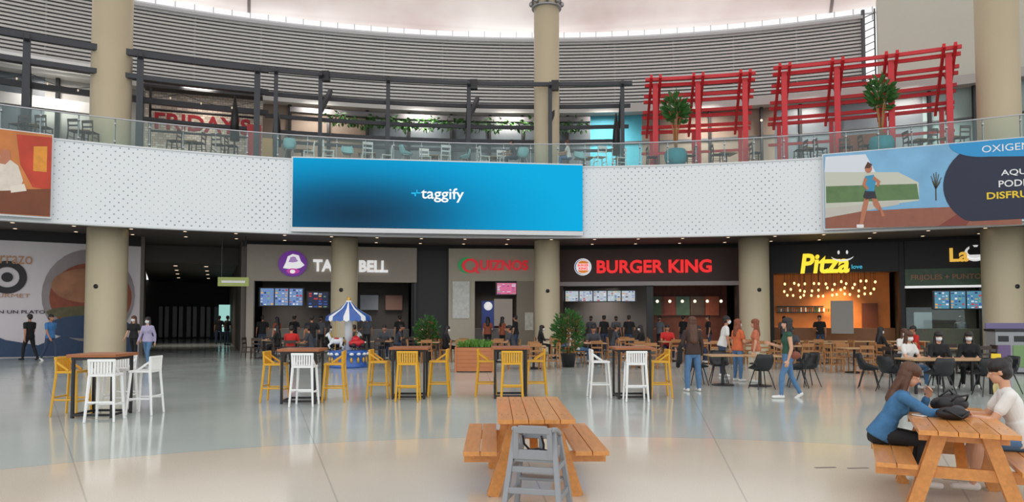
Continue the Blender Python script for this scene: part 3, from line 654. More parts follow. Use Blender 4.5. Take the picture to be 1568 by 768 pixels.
def menu(mb,F,x0,x1,z0,z1,out,cols,base,seed=0):
    rnd=random.Random(seed);w=(x1-x0)/cols
    cc=[E('menu_%d_%d_%d'%c,c,1.0) for c in((190,205,215),(60,90,170),(180,60,60),(210,160,90),(40,50,90),(120,160,120),(215,215,220))]
    mb.bx(x0-.05,x1+.05,-out,-out+.1,z0-.05,z1+.05,BLK,F)
    for i in range(cols):
        a=x0+i*w+.03;b=x0+(i+1)*w-.03;mb.bx(a,b,-out-.01,-out,z0,z1,base,F)
        for r in range(6):
            for c in range(4):
                if rnd.random()<.75:
                    xx=a+(b-a)*(c+.12)/4;zz=z0+(z1-z0)*(r+.15)/6;mb.bx(xx,xx+(b-a)/4*rnd.uniform(.4,.8),-out-.02,-out-.01,zz,zz+(z1-z0)/6*rnd.choice((.3,.6)),rnd.choice(cc),F)
def arealight(name,loc,size,power,col,rx=0):
    l=bpy.data.lights.new(name,'AREA');l.energy=power;l.size=size;l.color=col;l.spread=math.radians(115);o=bpy.data.objects.new(name,l);sc.collection.objects.link(o);o.location=loc;o.rotation_euler=(rx,0,0);return o
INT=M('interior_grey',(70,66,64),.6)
# --- taco restaurant
F,W,Y=shop(378,637);mb=MB();x=lambda p_:LX(F,p_);z=lambda py:hz(py,Y)
mb.bx(0,W,-.25,.3,z(431),5.12,TAUPE,F);mb.bx(0,x(389),-.25,.3,0,z(431),TAUPE,F);mb.bx(x(505),x(547),0,.5,0,z(431),DK,F);mb.bx(W-.12,W,-.1,.3,0,z(431),BLK,F)
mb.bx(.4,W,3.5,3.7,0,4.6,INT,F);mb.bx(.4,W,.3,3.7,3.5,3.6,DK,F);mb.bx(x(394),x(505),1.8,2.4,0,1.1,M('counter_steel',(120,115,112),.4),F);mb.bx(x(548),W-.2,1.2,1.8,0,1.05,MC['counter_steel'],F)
mb.bx(x(556),x(586),3.3,3.45,z(473),z(448),M('wall_panel_grey',(120,125,132),.5,emit=.15),F);mb.bx(x(598),x(626),3.3,3.45,z(473),z(448),M('wall_panel_brown',(120,90,80),.5,emit=.1),F)
menu(mb,F,x(395),x(463),z(467),z(441),-.9,3,E('menu_base_blue',(120,150,200),.8),3);menu(mb,F,x(470),x(503),z(470),z(446),-1.2,1,E('menu_base_dark',(50,56,80),.8),5)
mb.obj('taco_restaurant_storefront')
PUR=M('sign_purple',(110,40,150),.4,emit=.35);PNK=M('sign_magenta',(205,60,170),.4,emit=.35);SW=M('sign_white',(245,245,245),.4,emit=.5)
mb=MB();T=TF(F,x(448),z(405),.32)
disc(mb,T,0,0,.66,.62,PUR,.02)
bell=[(-.42,-.22),(-.30,.05),(-.22,.34),(0,.46),(.26,.40),(.36,.12),(.52,-.06),(.34,-.2),(0,-.28)]
mb.poly([(a*1.05,b,.05) for a,b in bell],SW,T);mb.poly([(a*.5+.0,b*.4+.16,.07) for a,b in bell],M('sign_violet',(190,150,215),.4,emit=.3),T);disc(mb,T,.02,-.36,.3,.13,PNK,.06);disc(mb,T,.0,-.38,.12,.09,SW,.08)
txt(mb,'TACO BELL',TF(F,(x(479)+x(593))/2,z(407),.3),x(593)-x(479),.60,SW,.035,.06)
mb.obj('taco_restaurant_sign')
# --- sandwich shop
F,W,Y=shop(687,818);mb=MB();x=lambda p_:LX(F,p_);z=lambda py:hz(py,Y)
TA2=M('cream_cladding',(186,176,158),.6,noise=.05)
mb.bx(0,W,-.25,.3,z(430),5.12,TA2,F);mb.bx(0,x(727),-.25,.3,0,z(430),TA2,F);mb.bx(x(791),W,-.25,.3,0,z(430),M('beige_tile',(144,134,118),.5),F)
mb.bx(x(693),x(719),-.32,-.26,z(487),z(431),M('menu_poster',(216,216,210),.6,noise=.3,ns=6),F);mb.bx(x(803),x(816),-.3,-.26,z(505),z(478),M('small_poster',(210,205,190),.6,noise=.4,ns=8),F)
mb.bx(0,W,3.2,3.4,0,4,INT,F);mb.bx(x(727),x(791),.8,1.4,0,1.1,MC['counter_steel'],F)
menu(mb,F,x(760),x(791),z(450),z(433),.05,1,E('menu_pink',(215,110,150),.9),9);mb.bx(x(738),x(757),.6,1.2,1.0,z(460),M('soda_fridge_blue',(40,60,130),.4,emit=.2),F)
mb.cyl(F@V(x(748),.55,z(468)),F@V(x(748),.59,z(468)),.22,.22,SW,16)
mb.bx(x(760),x(790),2.9,3.1,1.2,z(455),E('kitchen_glow',(150,140,130),.6),F)
mb.obj('sandwich_shop_storefront')
QR=M('sign_dark_red',(205,26,42),.4,emit=.45);QG=M('sign_green',(30,140,75),.4,emit=.35)
mb=MB();txt(mb,'UIZNOS',TF(F,(x(735)+x(808))/2,z(406),.3),x(808)-x(735),.52,QR,.025,.05);T=TF(F,x(720),z(407),.3)
mb.ringloft([[T@V(.42*k_*math.cos(math.radians(q)),.36*k_*math.sin(math.radians(q)),.03) for q in range(0,360,12)] for k_ in(1,.66)],QR,False,False)
mb.ringloft([[T@V(-.14+.46*k_*math.cos(math.radians(q)),.02+.38*k_*math.sin(math.radians(q)),.015) for q in range(60,312,12)] for k_ in(1.05,.68)],QG,False,False,closed=False)
mb.poly([T@V(*q) for q in((.1,-.1,.04),(.22,-.1,.04),(.5,-.38,.04),(.34,-.38,.04))],QR);mb.obj('sandwich_shop_sign')
# --- burger restaurant
F,W,Y=shop(858,1135);mb=MB();x=lambda p_:LX(F,p_);z=lambda py:hz(py,Y)
BRN=M('dark_wood_fascia',(62,40,34),.5,noise=.25,ns=3,stretch=(.4,.4,6))
mb.bx(0,W,-.25,.3,z(431),z(381),BRN,F);mb.bx(0,W,-.35,.3,z(437),z(431),M('steel_trim_strip',(160,150,150),.4),F);mb.bx(0,W,-.22,.3,z(381),5.15,BULK,F)
mb.bx(W-.25,W,-.25,.3,0,z(437),BRN,F);mb.bx(0,.15,-.25,.3,0,z(437),BRN,F);mb.bx(x(990),x(1000),-.1,.2,0,z(437),BLK,F)
mb.bx(0,x(995),3.2,3.4,0,4,M('kitchen_wall',(105,100,98),.5),F);mb.bx(x(995),W,4.2,4.4,0,4,M('red_brick_wall',(96,52,42),.6,noise=.4,ns=5),F);mb.bx(0,W,.3,4.4,3.5,3.6,DK,F)
menu(mb,F,x(864),x(974),z(460),z(444),-.7,5,E('menu_base_white',(185,195,205),.9),21);mb.bx(x(862),x(985),1.5,2.2,0,1.15,M('counter_dark',(60,48,44),.4),F)
for i,(p_,c_) in enumerate(((1015,(60,80,60)),(1035,(120,60,50)),(1058,(60,90,80)),(1085,(70,62,58)),(1108,(130,70,50)))): mb.bx(x(p_)-.4,x(p_)+.4,4.1,4.19,z(482),z(450),M('picture_%d'%i,c_,.5,noise=.4,ns=3,emit=.1),F)
for p_ in(1010,1030,1050,1070,1090,1112):
    q=F@V(x(p_),1.6,z(460));mb.beam(q,q+V(0,0,1),.01,.01,BLK);mb.ell(q,(.08,.08,.08),LAMP,None,10,6)
mb.obj('burger_restaurant_storefront')
BR_=M('sign_bright_red',(225,30,32),.4,emit=.8);BO=M('sign_orange',(235,140,40),.4,emit=.4);BB=M('sign_blue',(40,80,160),.4,emit=.3)
mb=MB();txt(mb,'BURGER KING',TF(F,(x(914)+x(1089))/2,z(408),.3),x(1089)-x(914),.66,BR_,.03,.06);T=TF(F,x(893),z(408),.3)
disc(mb,T,0,0,.43,.43,SW,.02);disc(mb,T,-.02,0,.38,.38,BB,.03);disc(mb,T,0,0,.35,.36,SW,.04);disc(mb,T,.02,.17,.26,.14,BO,.05,20,0,180);disc(mb,T,.02,-.17,.26,.14,BO,.05,20,180,360)
txt(mb,'BURGER',TF(F,x(893)+.02,z(408)+.08,.37),.54,.12,BR_,.03,.01);txt(mb,'KING',TF(F,x(893)+.02,z(408)-.08,.37),.44,.13,BR_,.03,.01);mb.obj('burger_restaurant_sign')
# --- pizzeria
F,W,Y=shop(1180,1384);mb=MB();x=lambda p_:LX(F,p_);z=lambda py:hz(py,Y)
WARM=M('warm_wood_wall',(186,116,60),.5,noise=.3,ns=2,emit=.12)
mb.bx(0,W,-.25,.3,z(417),5.15,BULK,F);mb.bx(0,.15,-.3,.3,0,5.1,BULK,F);mb.bx(W-.2,W,-.3,.3,0,5.1,BULK,F)
mb.bx(0,W,4,4.2,0,4.5,WARM,F);mb.bx(0,W,.3,4.2,z(412),z(411)+.1,M('warm_ceiling',(120,80,50),.6),F);mb.bx(.15,W-.2,1.2,1.9,0,1.15,M('counter_wood',(140,90,50),.4,noise=.2),F)
mb.bx(x(1272),x(1306),-.1,.1,.9,z(460),M('frosted_glass_panel',(150,146,140),.4),F)
for zz in(z(478),z(468)): mb.bx(.3,x(1270),3.6,3.95,zz,zz+.06,BLK,F)
mb.bx(x(1335),x(1362),3.7,3.9,0,z(462),M('brown_door',(96,52,36),.5),F)
for i in range(30): mb.bx(.4+i*.11,.47+i*.11,3.65,3.8,z(478)+.06,z(478)+.06+random.uniform(.12,.28),random.choice([M('bottle_green',(60,90,50),.2),M('bottle_amber',(150,80,30),.2),WHITE]),F)
mb.obj('pizzeria_storefront')
mb=MB()
for r in range(3):
    for i in range(14):
        xx=x(1200)+(x(1350)-x(1200))*(i+random.uniform(.2,.8))/14;zz=z(432+r*9+random.uniform(-3,3));q=F@V(xx,.8+r*.7,zz)
        mb.ell(q,(.055,.055,.07),E('filament_bulb',(255,205,130),3),None,8,5);mb.beam(q,(q.x,q.y,z(411)),.012,.012,BLK)
mb.obj('pendant_bulbs')
mb=MB();YS=M('sign_yellow',(250,220,50),.4,emit=.85);txt(mb,'Pitza',TF(F,x(1263),z(403),.32),x(1303)-x(1228),.95,YS,.03,.05,.15)
mb.ringloft([[T_@V(.5*math.cos(math.radians(q)),.3*math.sin(math.radians(q))*k_,.06) for q in range(200,345,10)] for T_ in [TF(F,x(1290),z(391),.32)] for k_ in(1,.72)],SW,False,False,closed=False)
for dx in(-.16,.2): disc(mb,TF(F,x(1290)+dx,z(387),.32),0,0,.05,.09,SW,.06)
txt(mb,'love',TF(F,x(1312),z(409),.32),.45,.2,E('sign_cyan',(80,190,220),.8),.01,.03);mb.obj('pizzeria_sign')
# --- grill
F,W,Y=shop(1386,1512);mb=MB();x=lambda p_:LX(F,p_);z=lambda py:hz(py,Y)
mb.bx(0,W,-.25,.3,z(411),5.15,BULK,F);mb.bx(0,W,-.28,.3,z(437),z(411),M('green_chalk_fascia',(62,84,62),.5,noise=.5,ns=5),F);mb.bx(0,W,-.35,.2,z(440),z(437),SW,F)
mb.bx(0,W,3.5,3.7,0,4,INT,F);mb.bx(0,W,.4,1.1,0,1.15,M('counter_olive',(92,96,78),.4,noise=.2),F);mb.bx(0,W,.3,.36,1.15,z(470),GL,F)
menu(mb,F,x(1430),x(1505),z(472),z(446),.0,3,E('menu_teal',(90,150,180),.8),33);mb.bx(x(1400),x(1428),.5,1,1.15,1.9,STEEL,F)
txt(mb,'FRIJOLES + PUNTO',TF(F,W*.5,z(425),.3),W*.85,.3,M('fascia_lettering',(150,110,80),.5),.02,.01)
mb.obj('grill_restaurant_storefront')
mb=MB();txt(mb,'La',TF(F,x(1469),z(391),.3),.72,.62,M('sign_gold',(230,180,70),.4,emit=.7),.03,.04)
T=TF(F,x(1494),z(391),.3);disc(mb,T,0,.05,.42,.36,SW,.02);disc(mb,T,0,.12,.3,.2,BULK,.04);disc(mb,T,-.14,.3,.09,.1,BULK,.05);disc(mb,T,.16,.3,.09,.1,BULK,.05);disc(mb,T,0,-.02,.3,.16,SW,.05,20,180,360);mb.obj('grill_restaurant_sign')
# --- mural wall (left) and corridor
F,W,Y=shop(-190,214);U=lambda p_:LX(F,p_);T=TF(F,0,0,.03)
def Vv(py,p_): Yd=(F@Vector((U(p_),0,0))).y;return hz(py,Yd)
mb=MB();mb.bx(0,W,0,.4,0,4.85,M('mural_base',(218,210,214),.6,noise=.08,ns=.6),F);mb.bx(0,W,-.05,.4,4.85,5.3,BULK,F)
MN=M('mural_navy',(50,72,104),.6,noise=.2);MBk=M('mural_black',(40,38,42),.6);MO=M('mural_orange',(190,140,100),.6)
P2([(-40,547),(-40,500),(10,520),(60,528),(100,512),(137,520),(190,514),(212,520),(212,542)],MN,.006)
disc(mb,T,U(137),Vv(452,137),1.75,2.0,M('mural_plate',(150,140,140),.6,noise=.25,ns=1),.01)
disc(mb,T,U(140),Vv(455,140),1.55,1.5,M('mural_food',(140,70,48),.6,noise=.6,ns=2.2),.016);disc(mb,T,U(136),Vv(437,136),1.4,.75,M('mural_bun',(166,112,80),.6,noise=.5,ns=2),.02);disc(mb,T,U(134),Vv(478,134),1.5,.28,M('mural_lettuce',(96,90,60),.6,noise=.6,ns=4),.022)
disc(mb,T,U(137),Vv(500,137),1.6,.5,MN,.024)
cx_,cy_=U(10),Vv(424,10)
mb.ringloft([[T@V(cx_+k_*math.cos(math.radians(q)),cy_+k_*math.sin(math.radians(q)),.02) for q in range(0,360,10)] for k_ in(.68,.42)],MBk,False,False);disc(mb,T,cx_,cy_,.2,.2,MBk,.02)
txt(mb,'Terrazo',TF(F,U(10),Vv(394,10),.05),1.7,.5,MO,.0,.004);txt(mb,'GOURMET',TF(F,U(8),Vv(452,8),.05),1.7,.16,MO,.0,.004);txt(mb,'COME EN UN PLATO',TF(F,U(12),Vv(477,12),.05),2.6,.14,MBk,.01,.004)
mb.obj('wall_mural')
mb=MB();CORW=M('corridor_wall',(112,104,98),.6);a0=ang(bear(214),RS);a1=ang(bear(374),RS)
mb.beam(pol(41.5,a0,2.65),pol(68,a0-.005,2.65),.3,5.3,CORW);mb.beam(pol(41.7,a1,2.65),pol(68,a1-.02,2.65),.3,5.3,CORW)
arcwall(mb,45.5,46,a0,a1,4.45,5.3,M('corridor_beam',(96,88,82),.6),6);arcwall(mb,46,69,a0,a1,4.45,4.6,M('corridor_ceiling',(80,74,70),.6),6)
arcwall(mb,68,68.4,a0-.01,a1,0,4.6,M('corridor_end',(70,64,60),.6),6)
for i in range(5):
    a=a0+(a1-a0)*(.15+i*.14);
    for da in(0,.012):
        mb.beam(pol(67.8,a+da*1.2,1.3),pol(67.9,a+da*1.2,1.3),.7,2.4,M('corridor_door_glass',(74,80,84),.3)) 
    mb.beam(pol(67.7,a,0),pol(67.7,a,2.6),.1,.1,BLK)
a=a0+(a1-a0)*.8;mb.beam(pol(60,a,1.6),pol(60.1,a,1.6),1.1,1.9,E('lit_poster',(170,225,215),.8))
for R in(48,52,56,61):
    for k_ in(.3,.6):
        c=pol(R,a0+(a1-a0)*k_,4.44);mb.cyl(c,c+V(0,0,.01),.1,.1,LAMP,12)
mb.obj('wall_corridor')
mb=MB();q=pt(bear(357),39.5);mb.bx(-.65,.65,-.05,.05,3.05,3.45,M('hanging_sign_olive',(150,160,90),.5,emit=.2));mb.beam((-.5,0,3.4),(-.5,0,5.3),.03,.03,BLK);mb.beam((.5,0,3.4),(.5,0,5.3),.03,.03,BLK);mb.bx(-.5,.5,-.06,-.05,3.2,3.3,WHITE);mb.obj('hanging_directory_sign',(q.x,q.y,0),12)
for p_,R,pw,col in((440,43.3,60,(1,.9,.8)),(600,43.3,40,(1,.9,.8)),(758,43.2,40,(1,.85,.7)),(925,43.5,60,(1,.9,.8)),(1065,44,60,(1,.7,.45)),(1280,44.2,200,(1,.68,.36)),(1450,43,50,(1,.9,.75)),(290,52,50,(1,.88,.75))):
    q=pt(bear(p_),R);arealight('ceiling_lamp',(q.x,q.y,3.4 if R<50 else 4.3),1.6,pw,col)
for p_ in(60,300,480,640,780,930,1090,1250,1410):
    q=pt(bear(p_),42.2);arealight('terrace_fill_light',(q.x,q.y,12.9),1.2,170,(1,.93,.85),math.radians(25))  # added fill lights without fixtures, to brighten the upper shopfronts
# ------------------------------------------------------------------ furniture prototypes
def picnic():
    mb=MB()
    for i in range(5): mb.bx(-.355+i*.143,-.355+i*.143+.136,-.95,.95,.712,.75,PINE)
    for sx in(-1,1):
        for i in range(2): 
            a=sx*(.36+i*.16) ; b=sx*(.36+i*.16+.15); mb.bx(min(a,b),max(a,b),-.88,.88,.412,.45,PINE)
    for y in(-.6,.6):
        s_=1 if y>0 else -1
        mb.bx(-.33,.33,y-.02,y+.02,.62,.712,PINE)
        mb.bx(-.67,.67,y-.02+s_*.042,y+.02+s_*.042,.315,.412,PINE)
        for sx in(-1,1): mb.beam((sx*.17,y-s_*.042,.71),(sx*.40,y-s_*.042,.0),.04,.11,PINE,side=(0,1,0))
        for sx in(-1,1): mb.beam((sx*.17,y+s_*.084,.71),(sx*.40,y+s_*.084,.0),.04,.11,PINE,side=(0,1,0))
        mb.beam((0,y-s_*.08,.37),(0,y-s_*.42,.70),.08,.04,PINE,side=(1,0,0))
    mb.bx(-.33,.33,-.03,.03,.67,.712,PINE)
    for y in(-.6,.6):
        for i in range(5):
            for dx in(.04,.1): mb.cyl((-.355+i*.143+dx,y,.749),(-.355+i*.143+dx,y,.752),.006,.006,BLK,6)
    return mb.obj('picnic_table',bevel=.006)
PT=Proto(picnic());PT(.2,7.5,1.5);PT(TB[0],TB[1],TR)
def highchair():
    mb=MB();g=GREYP
    for sx in(-1,1):
        mb.beam((sx*.165,-.12,.72),(sx*.245,-.25,.0),.04,.055,g,side=(1,0,0),w1=.045,h1=.065)
        mb.beam((sx*.165,.14,.64),(sx*.245,.26,.0),.04,.055,g,side=(1,0,0),w1=.045,h1=.065)
        mb.beam((sx*.222,-.21,.16),(sx*.222,.22,.16),.03,.05,g);mb.beam((sx*.195,-.16,.40),(sx*.195,.18,.40),.03,.045,g)
        mb.tube([(sx*.165,-.19,.735),(sx*.18,-.08,.72),(sx*.18,.08,.67),(sx*.165,.19,.64)],[.022,.024,.024,.022],g,8)
        mb.ringloft([[V(sx*.155,-.10,.47),V(sx*.175,-.10,.47),V(sx*.18,-.10,.60),V(sx*.16,-.10,.60)],[V(sx*.155,.14,.47),V(sx*.175,.14,.47),V(sx*.18,.15,.55),V(sx*.16,.15,.55)]],g,False)
        mb.beam((sx*.15,-.17,.48),(sx*.14,-.195,.75),.045,.03,g,side=(1,0,0))
    mb.bx(-.17,.17,-.17,.15,.455,.485,g)
    mb.ringloft([[V(-.15,-.21,.70),V(.15,-.21,.70),V(.15,-.175,.70),V(-.15,-.175,.70)],[V(-.12,-.215,.765),V(.12,-.215,.765),V(.12,-.18,.765),V(-.12,-.18,.765)]],g,False)
    mb.bx(-.16,.16,-.185,-.16,.48,.56,g);mb.bx(-.17,.17,.16,.2,.60,.645,g);mb.bx(-.02,.02,.15,.175,.48,.61,g)
    mb.bx(-.215,.215,-.235,-.205,.20,.25,g);mb.bx(-.19,.19,.10,.25,.24,.265,g);mb.bx(-.185,.185,-.195,-.165,.37,.42,g)
    mb.tube([(-.09,-.17,.68),(-.09,-.12,.60),(-.05,.02,.5)],.011,BLK,6);mb.tube([(.07,-.17,.68),(.08,-.12,.6),(.05,.02,.5)],.011,BLK,6);mb.tube([(-.14,-.02,.52),(0,.06,.53),(.14,-.02,.52)],.011,BLK,6)
    return mb.obj('high_chair',bevel=.007)
o=highchair();o.location=(.22,6.28,0);o.rotation_euler=(0,0,math.radians(-14))
def stool(name,m):
    mb=MB()
    for sx in(-1,1):
        mb.beam((sx*.17,.16,.74),(sx*.215,.21,0),.042,.042,m,w1=.032,h1=.032)
        mb.beam((sx*.19,-.18,1.0),(sx*.18,-.17,.72),.042,.034,m);mb.beam((sx*.18,-.17,.74),(sx*.22,-.23,0),.042,.042,m,w1=.032,h1=.032)
        mb.beam((sx*.2,-.2,.28),(sx*.2,.19,.28),.022,.03,m);mb.beam((sx*.185,-.18,.92),(sx*.18,.04,.77),.03,.034,m)
    mb.beam((-.2,.19,.25),(.2,.19,.25),.022,.03,m);mb.beam((-.205,-.21,.32),(.205,-.21,.32),.022,.03,m)
    mb.bx(-.2,.2,-.19,.19,.725,.765,m);mb.bx(-.21,.21,-.2,-.165,.96,1.005,m)
    for i in range(7): mb.bx(-.158+i*.046,-.158+i*.046+.033,-.19,-.172,.765,.97,m)
    return mb.obj(name,bevel=.007)
SWh=Proto(stool('white_bar_stool',WHITE));SYe=Proto(stool('yellow_bar_stool',YEL))
def hightable():
    mb=MB();mb.bx(-.4,.4,-.4,.4,1.01,1.06,WOODTOP)
    for sx in(-1,1):
        for sy in(-1,1): mb.beam((sx*.32,sy*.32,1.01),(sx*.32,sy*.32,0),.045,.045,BLK)
        mb.beam((sx*.32,-.32,.05),(sx*.32,.32,.05),.04,.04,BLK);mb.beam((-.32,sx*.32,.05),(.32,sx*.32,.05),.04,.04,BLK);mb.beam((-.34,sx*.32,.985),(.34,sx*.32,.985),.04,.05,BLK);mb.beam((sx*.32,-.34,.985),(sx*.32,.34,.985),.04,.05,BLK)
    return mb.obj('high_bar_table',bevel=.005)
HT=Proto(hightable())
for (x_,y_,st) in((-7.0,12.35,(('y',-.55,.05,-90),('w',.40,-.62,8),('w',.62,.2,90),('w',-.05,.62,180))),
                 (-4.15,14.3,(('y',-.55,.05,-90),('w',.22,-.62,0),('y',.6,.15,95))),
                 (-2.13,15.1,(('y',-.64,.0,-90),('y',.05,-.62,0),('y',.58,.2,90))),
                 (-.04,15.2,(('y',-.5,.2,-90),('y',.04,-.6,0),('y',.55,.25,90))),
                 (2.5,15.1,(('w',-.66,.05,-88),('w',-.02,-.6,0),('y',.6,.1,90)))):
    HT(x_,y_,2)
    for c_,dx,dy,r in st: (SWh if c_=='w' else SYe)(x_+dx,y_+dy,r)
def shell(name,m,legm):
    mb=MB();rings=[]
    for k_ in range(9):
        u=k_/8
        if u<.5: y=.22-u*.8;zc=.455-.02*math.sin(u*2*math.pi)
        else: y=-.18-(u-.5)*.16;zc=.455+(u-.5)*.72
        w=.22+.02*math.sin(u*math.pi)-(.03 if k_==8 else 0);lift=.03+.12*math.sin(min(1,u*1.1)*math.pi)
        row=[]
        for i in range(9):
            v=-1+i/4;xx=v*w;row.append(V(xx,y+(abs(v)**3)*.10*(1 if u>.4 else 0),zc+(abs(v)**3)*lift*(1 if u<.7 else .2)))
        rings.append(row)
    top=rings;bot=[[p_-V(0,0,.018)-(V(0,.018,0) if k_>4 else V(0,0,0)) for p_ in r] for k_,r in enumerate(rings)]
    loop=[a+b[::-1] for a,b in zip(top,bot)];mb.ringloft(loop,m,True,True)
    for sx in(-1,1):
        mb.cyl((sx*.12,.12,.43),(sx*.22,.22,0),.014,.011,legm,8);mb.cyl((sx*.12,-.1,.43),(sx*.22,-.22,0),.014,.011,legm,8)
    mb.beam((-.13,0,.43),(.13,0,.43),.22,.02,legm)
    return mb.obj(name)
SH=Proto(shell('black_shell_chair',M('black_plastic',(30,32,35),.45),BLK));SHT=Proto(shell('turquoise_shell_chair',M('aqua_plastic',(150,200,205),.45),STEEL))
def wchair(name,m):
    mb=MB()
    for sx in(-1,1):
        mb.beam((sx*.18,.18,.44),(sx*.2,.2,0),.035,.035,m);mb.beam((sx*.18,-.2,.84),(sx*.18,-.17,.44),.032,.035,m);mb.beam((sx*.18,-.17,.44),(sx*.2,-.22,0),.035,.035,m);mb.beam((sx*.19,-.17,.25),(sx*.19,.18,.25),.02,.025,m)
    mb.bx(-.21,.21,-.19,.21,.43,.46,m);mb.bx(-.2,.2,-.22,-.19,.74,.85,m);mb.bx(-.18,.18,-.205,-.185,.58,.64,m)
    return mb.obj(name,bevel=.004)
WC=Proto(wchair('wooden_dining_chair',OAK));BC=Proto(wchair('dark_dining_chair',M('dark_wood',(58,44,38),.5)));BCu=Proto(wchair('terrace_dining_chair',M('dark_wood_terrace',(64,46,38),.5)))
def dtable(name,w,d,top,ped=False):
    mb=MB()
    if ped:
        mb.lathe((0,0,0),[(.27,0),(.27,.02),(.04,.05),(.035,.7),(.15,.72)],BLK,20);mb.bx(-w/2,w/2,-d/2,d/2,.72,.75,top)
    else:
        mb.bx(-w/2,w/2,-d/2,d/2,.72,.755,top)
        for sx in(-1,1):
            for sy in(-1,1): mb.beam((sx*(w/2-.08),sy*(d/2-.08),.72),(sx*(w/2-.08),sy*(d/2-.08),0),.05,.05,BLK)
            mb.beam((sx*(w/2-.08),-d/2+.08,.69),(sx*(w/2-.08),d/2-.08,.69),.04,.05,BLK)
    return mb.obj(name,bevel=.004)
LT=M('light_oak_top',(186,150,110),.45,noise=.15,ns=3,stretch=(1,8,8))
DT=Proto(dtable('dining_table',.8,.8,LT,True));LT_=Proto(dtable('long_dining_table',1.8,.8,LT));DTu=Proto(dtable('terrace_table',.8,.8,LT,True))
LT_(9.65,16.1,0)
for x_,y_,r in((8.5,16.2,-80),(9.15,15.4,5),(10.15,15.4,-6),(10.95,16.0,85),(8.45,17.1,-120)): SH(x_,y_,r)
sitK(9.95,16.85,170);sitW(9.25,16.9,200);SH(9.95,16.85,170);SH(9.25,16.9,200);sitK(10.75,16.95,150);SH(10.75,16.95,150)
DT(6.05,17.6,0);DT(5.2,17.8,0)
for x_,y_,r in((5.85,16.9,10),(6.85,17.3,75),(7.2,17.55,95),(5.3,18.5,170),(4.6,17.9,-90)): SH(x_,y_,r)
def grp(t,Y,kind=WC,ppl=(),r0=0):
    X=t*Y;DT(X,Y,r0)
    for i,(dx,dy,r) in enumerate(((-.62,0,-90),(.62,0,90),(0,-.62,0),(0,.62,180))):
        kind(X+dx,Y+dy,r+random.uniform(-12,12))
        for (k_,pr) in ppl:
            if k_==i: pr(X+dx,Y+dy,r)
grp(-.30,26.5,BC,((2,sitR),(1,sitM)));grp(-.345,29.5,BC,((1,sitK),));grp(-.235,29,BC,((0,sitK),(1,sitM)));grp(-.18,28,BC,((3,sitM),));grp(-.14,30.5,BC,((0,sitM),(1,sitK)));grp(-.115,27,WC);grp(-.07,27.5,WC,((0,sitK),))
grp(-.02,27,WC,((1,sitM),));grp(.03,23.5,WC);grp(.06,29.5,WC,((0,sitK),(1,sitW)));grp(.115,26,WC,((0,sitW),(3,sitM)));grp(.16,29.5,WC,((0,sitM),(1,sitK)));grp(.185,24,WC);grp(.10,31.8,BC,((0,sitK),(1,sitM)))
grp(.22,27.5,WC,((3,sitR),));grp(.275,26,WC,((0,sitM),));grp(.34,26,WC);grp(.395,23.5,WC,((3,sitM),));grp(.44,26,WC);grp(.475,21.8,WC);grp(.535,24,WC,((0,sitK),(1,sitR)));grp(.56,20.3,BC,((3,sitW),));grp(.63,21.5,BC)
for t in(.40,.47,.54): LT_(t*28,28,0)
for p_,Y,pr,r in((402,34.4,crowdA,20),(425,34.2,crowdB,60),(450,35.2,crowdA,-20),(477,27.8,crowdA,10),(492,35.0,crowdC,160),(562,35.2,crowdC,180),(612,34.8,crowdA,40),(747,35.3,crowdB,0),(769,34.2,crowdB,-50),(790,33.6,crowdA,70),
                 (885,35,crowdA,-40),(905,36.2,crowdC,160),(925,35,crowdA,30),(943,36.2,crowdC,200),(962,34.2,crowdA,-30),(1010,36,crowdC,140),(1045,35.5,crowdA,-60),(1085,34,crowdA,90),(1200,34.6,crowdC,180),(1255,34.2,crowdA,150),(1418,33.4,crowdC,180),(1470,33,crowdC,140),(336,45,crowdA,20),(348,43,crowdA,-30)):
    t=bear(p_);pr(t*Y,Y,r)
# ------------------------------------------------------------------ carousel
mb=MB();CB=M('carousel_blue',(28,88,172),.3,noise=.1,coat=.4);CW=M('carousel_white',(235,238,240),.35);GOLD=M('carousel_gold',(205,160,70),.35,.5);CR=M('carousel_red',(205,35,40),.3)
mb.lathe((0,0,0),[(.62,0),(.64,.06),(.60,.1),(.58,.42),(.64,.48),(.64,.56),(.3,.58)],CB,32)
for i in range(16):
    a=2*math.pi*i/16;mb.ell((.62*math.cos(a),.62*math.sin(a),.46),(.08,.08,.05),CW,None,8,5);mb.ell((.6*math.cos(a),.6*math.sin(a),.26),(.05,.05,.1),GOLD,None,8,5)
mb.lathe((0,0,0),[(.13,.5),(.13,1.6),(.2,1.75)],CW,16)
n=24
for i in range(n):
    a0_=2*math.pi*i/n;a1_=2*math.pi*(i+1)/n;m_=CW if i%3==0 else CB
    pr=[(.06,2.22),(.3,1.96),(.74,1.70),(.76,1.58)]
    rings=[[V(r*math.cos(a),r*math.sin(a),z_) for a in(a0_,(a0_+a1_)/2,a1_)] for r,z_ in pr]
    rings[-1][1].z-=.05
    mb.ringloft(rings,m_,False,False,closed=False)
mb.ell((0,0,2.27),(.07,.07,.09),GOLD);mb.ell((0,0,2.2),(.1,.1,.05),CW)
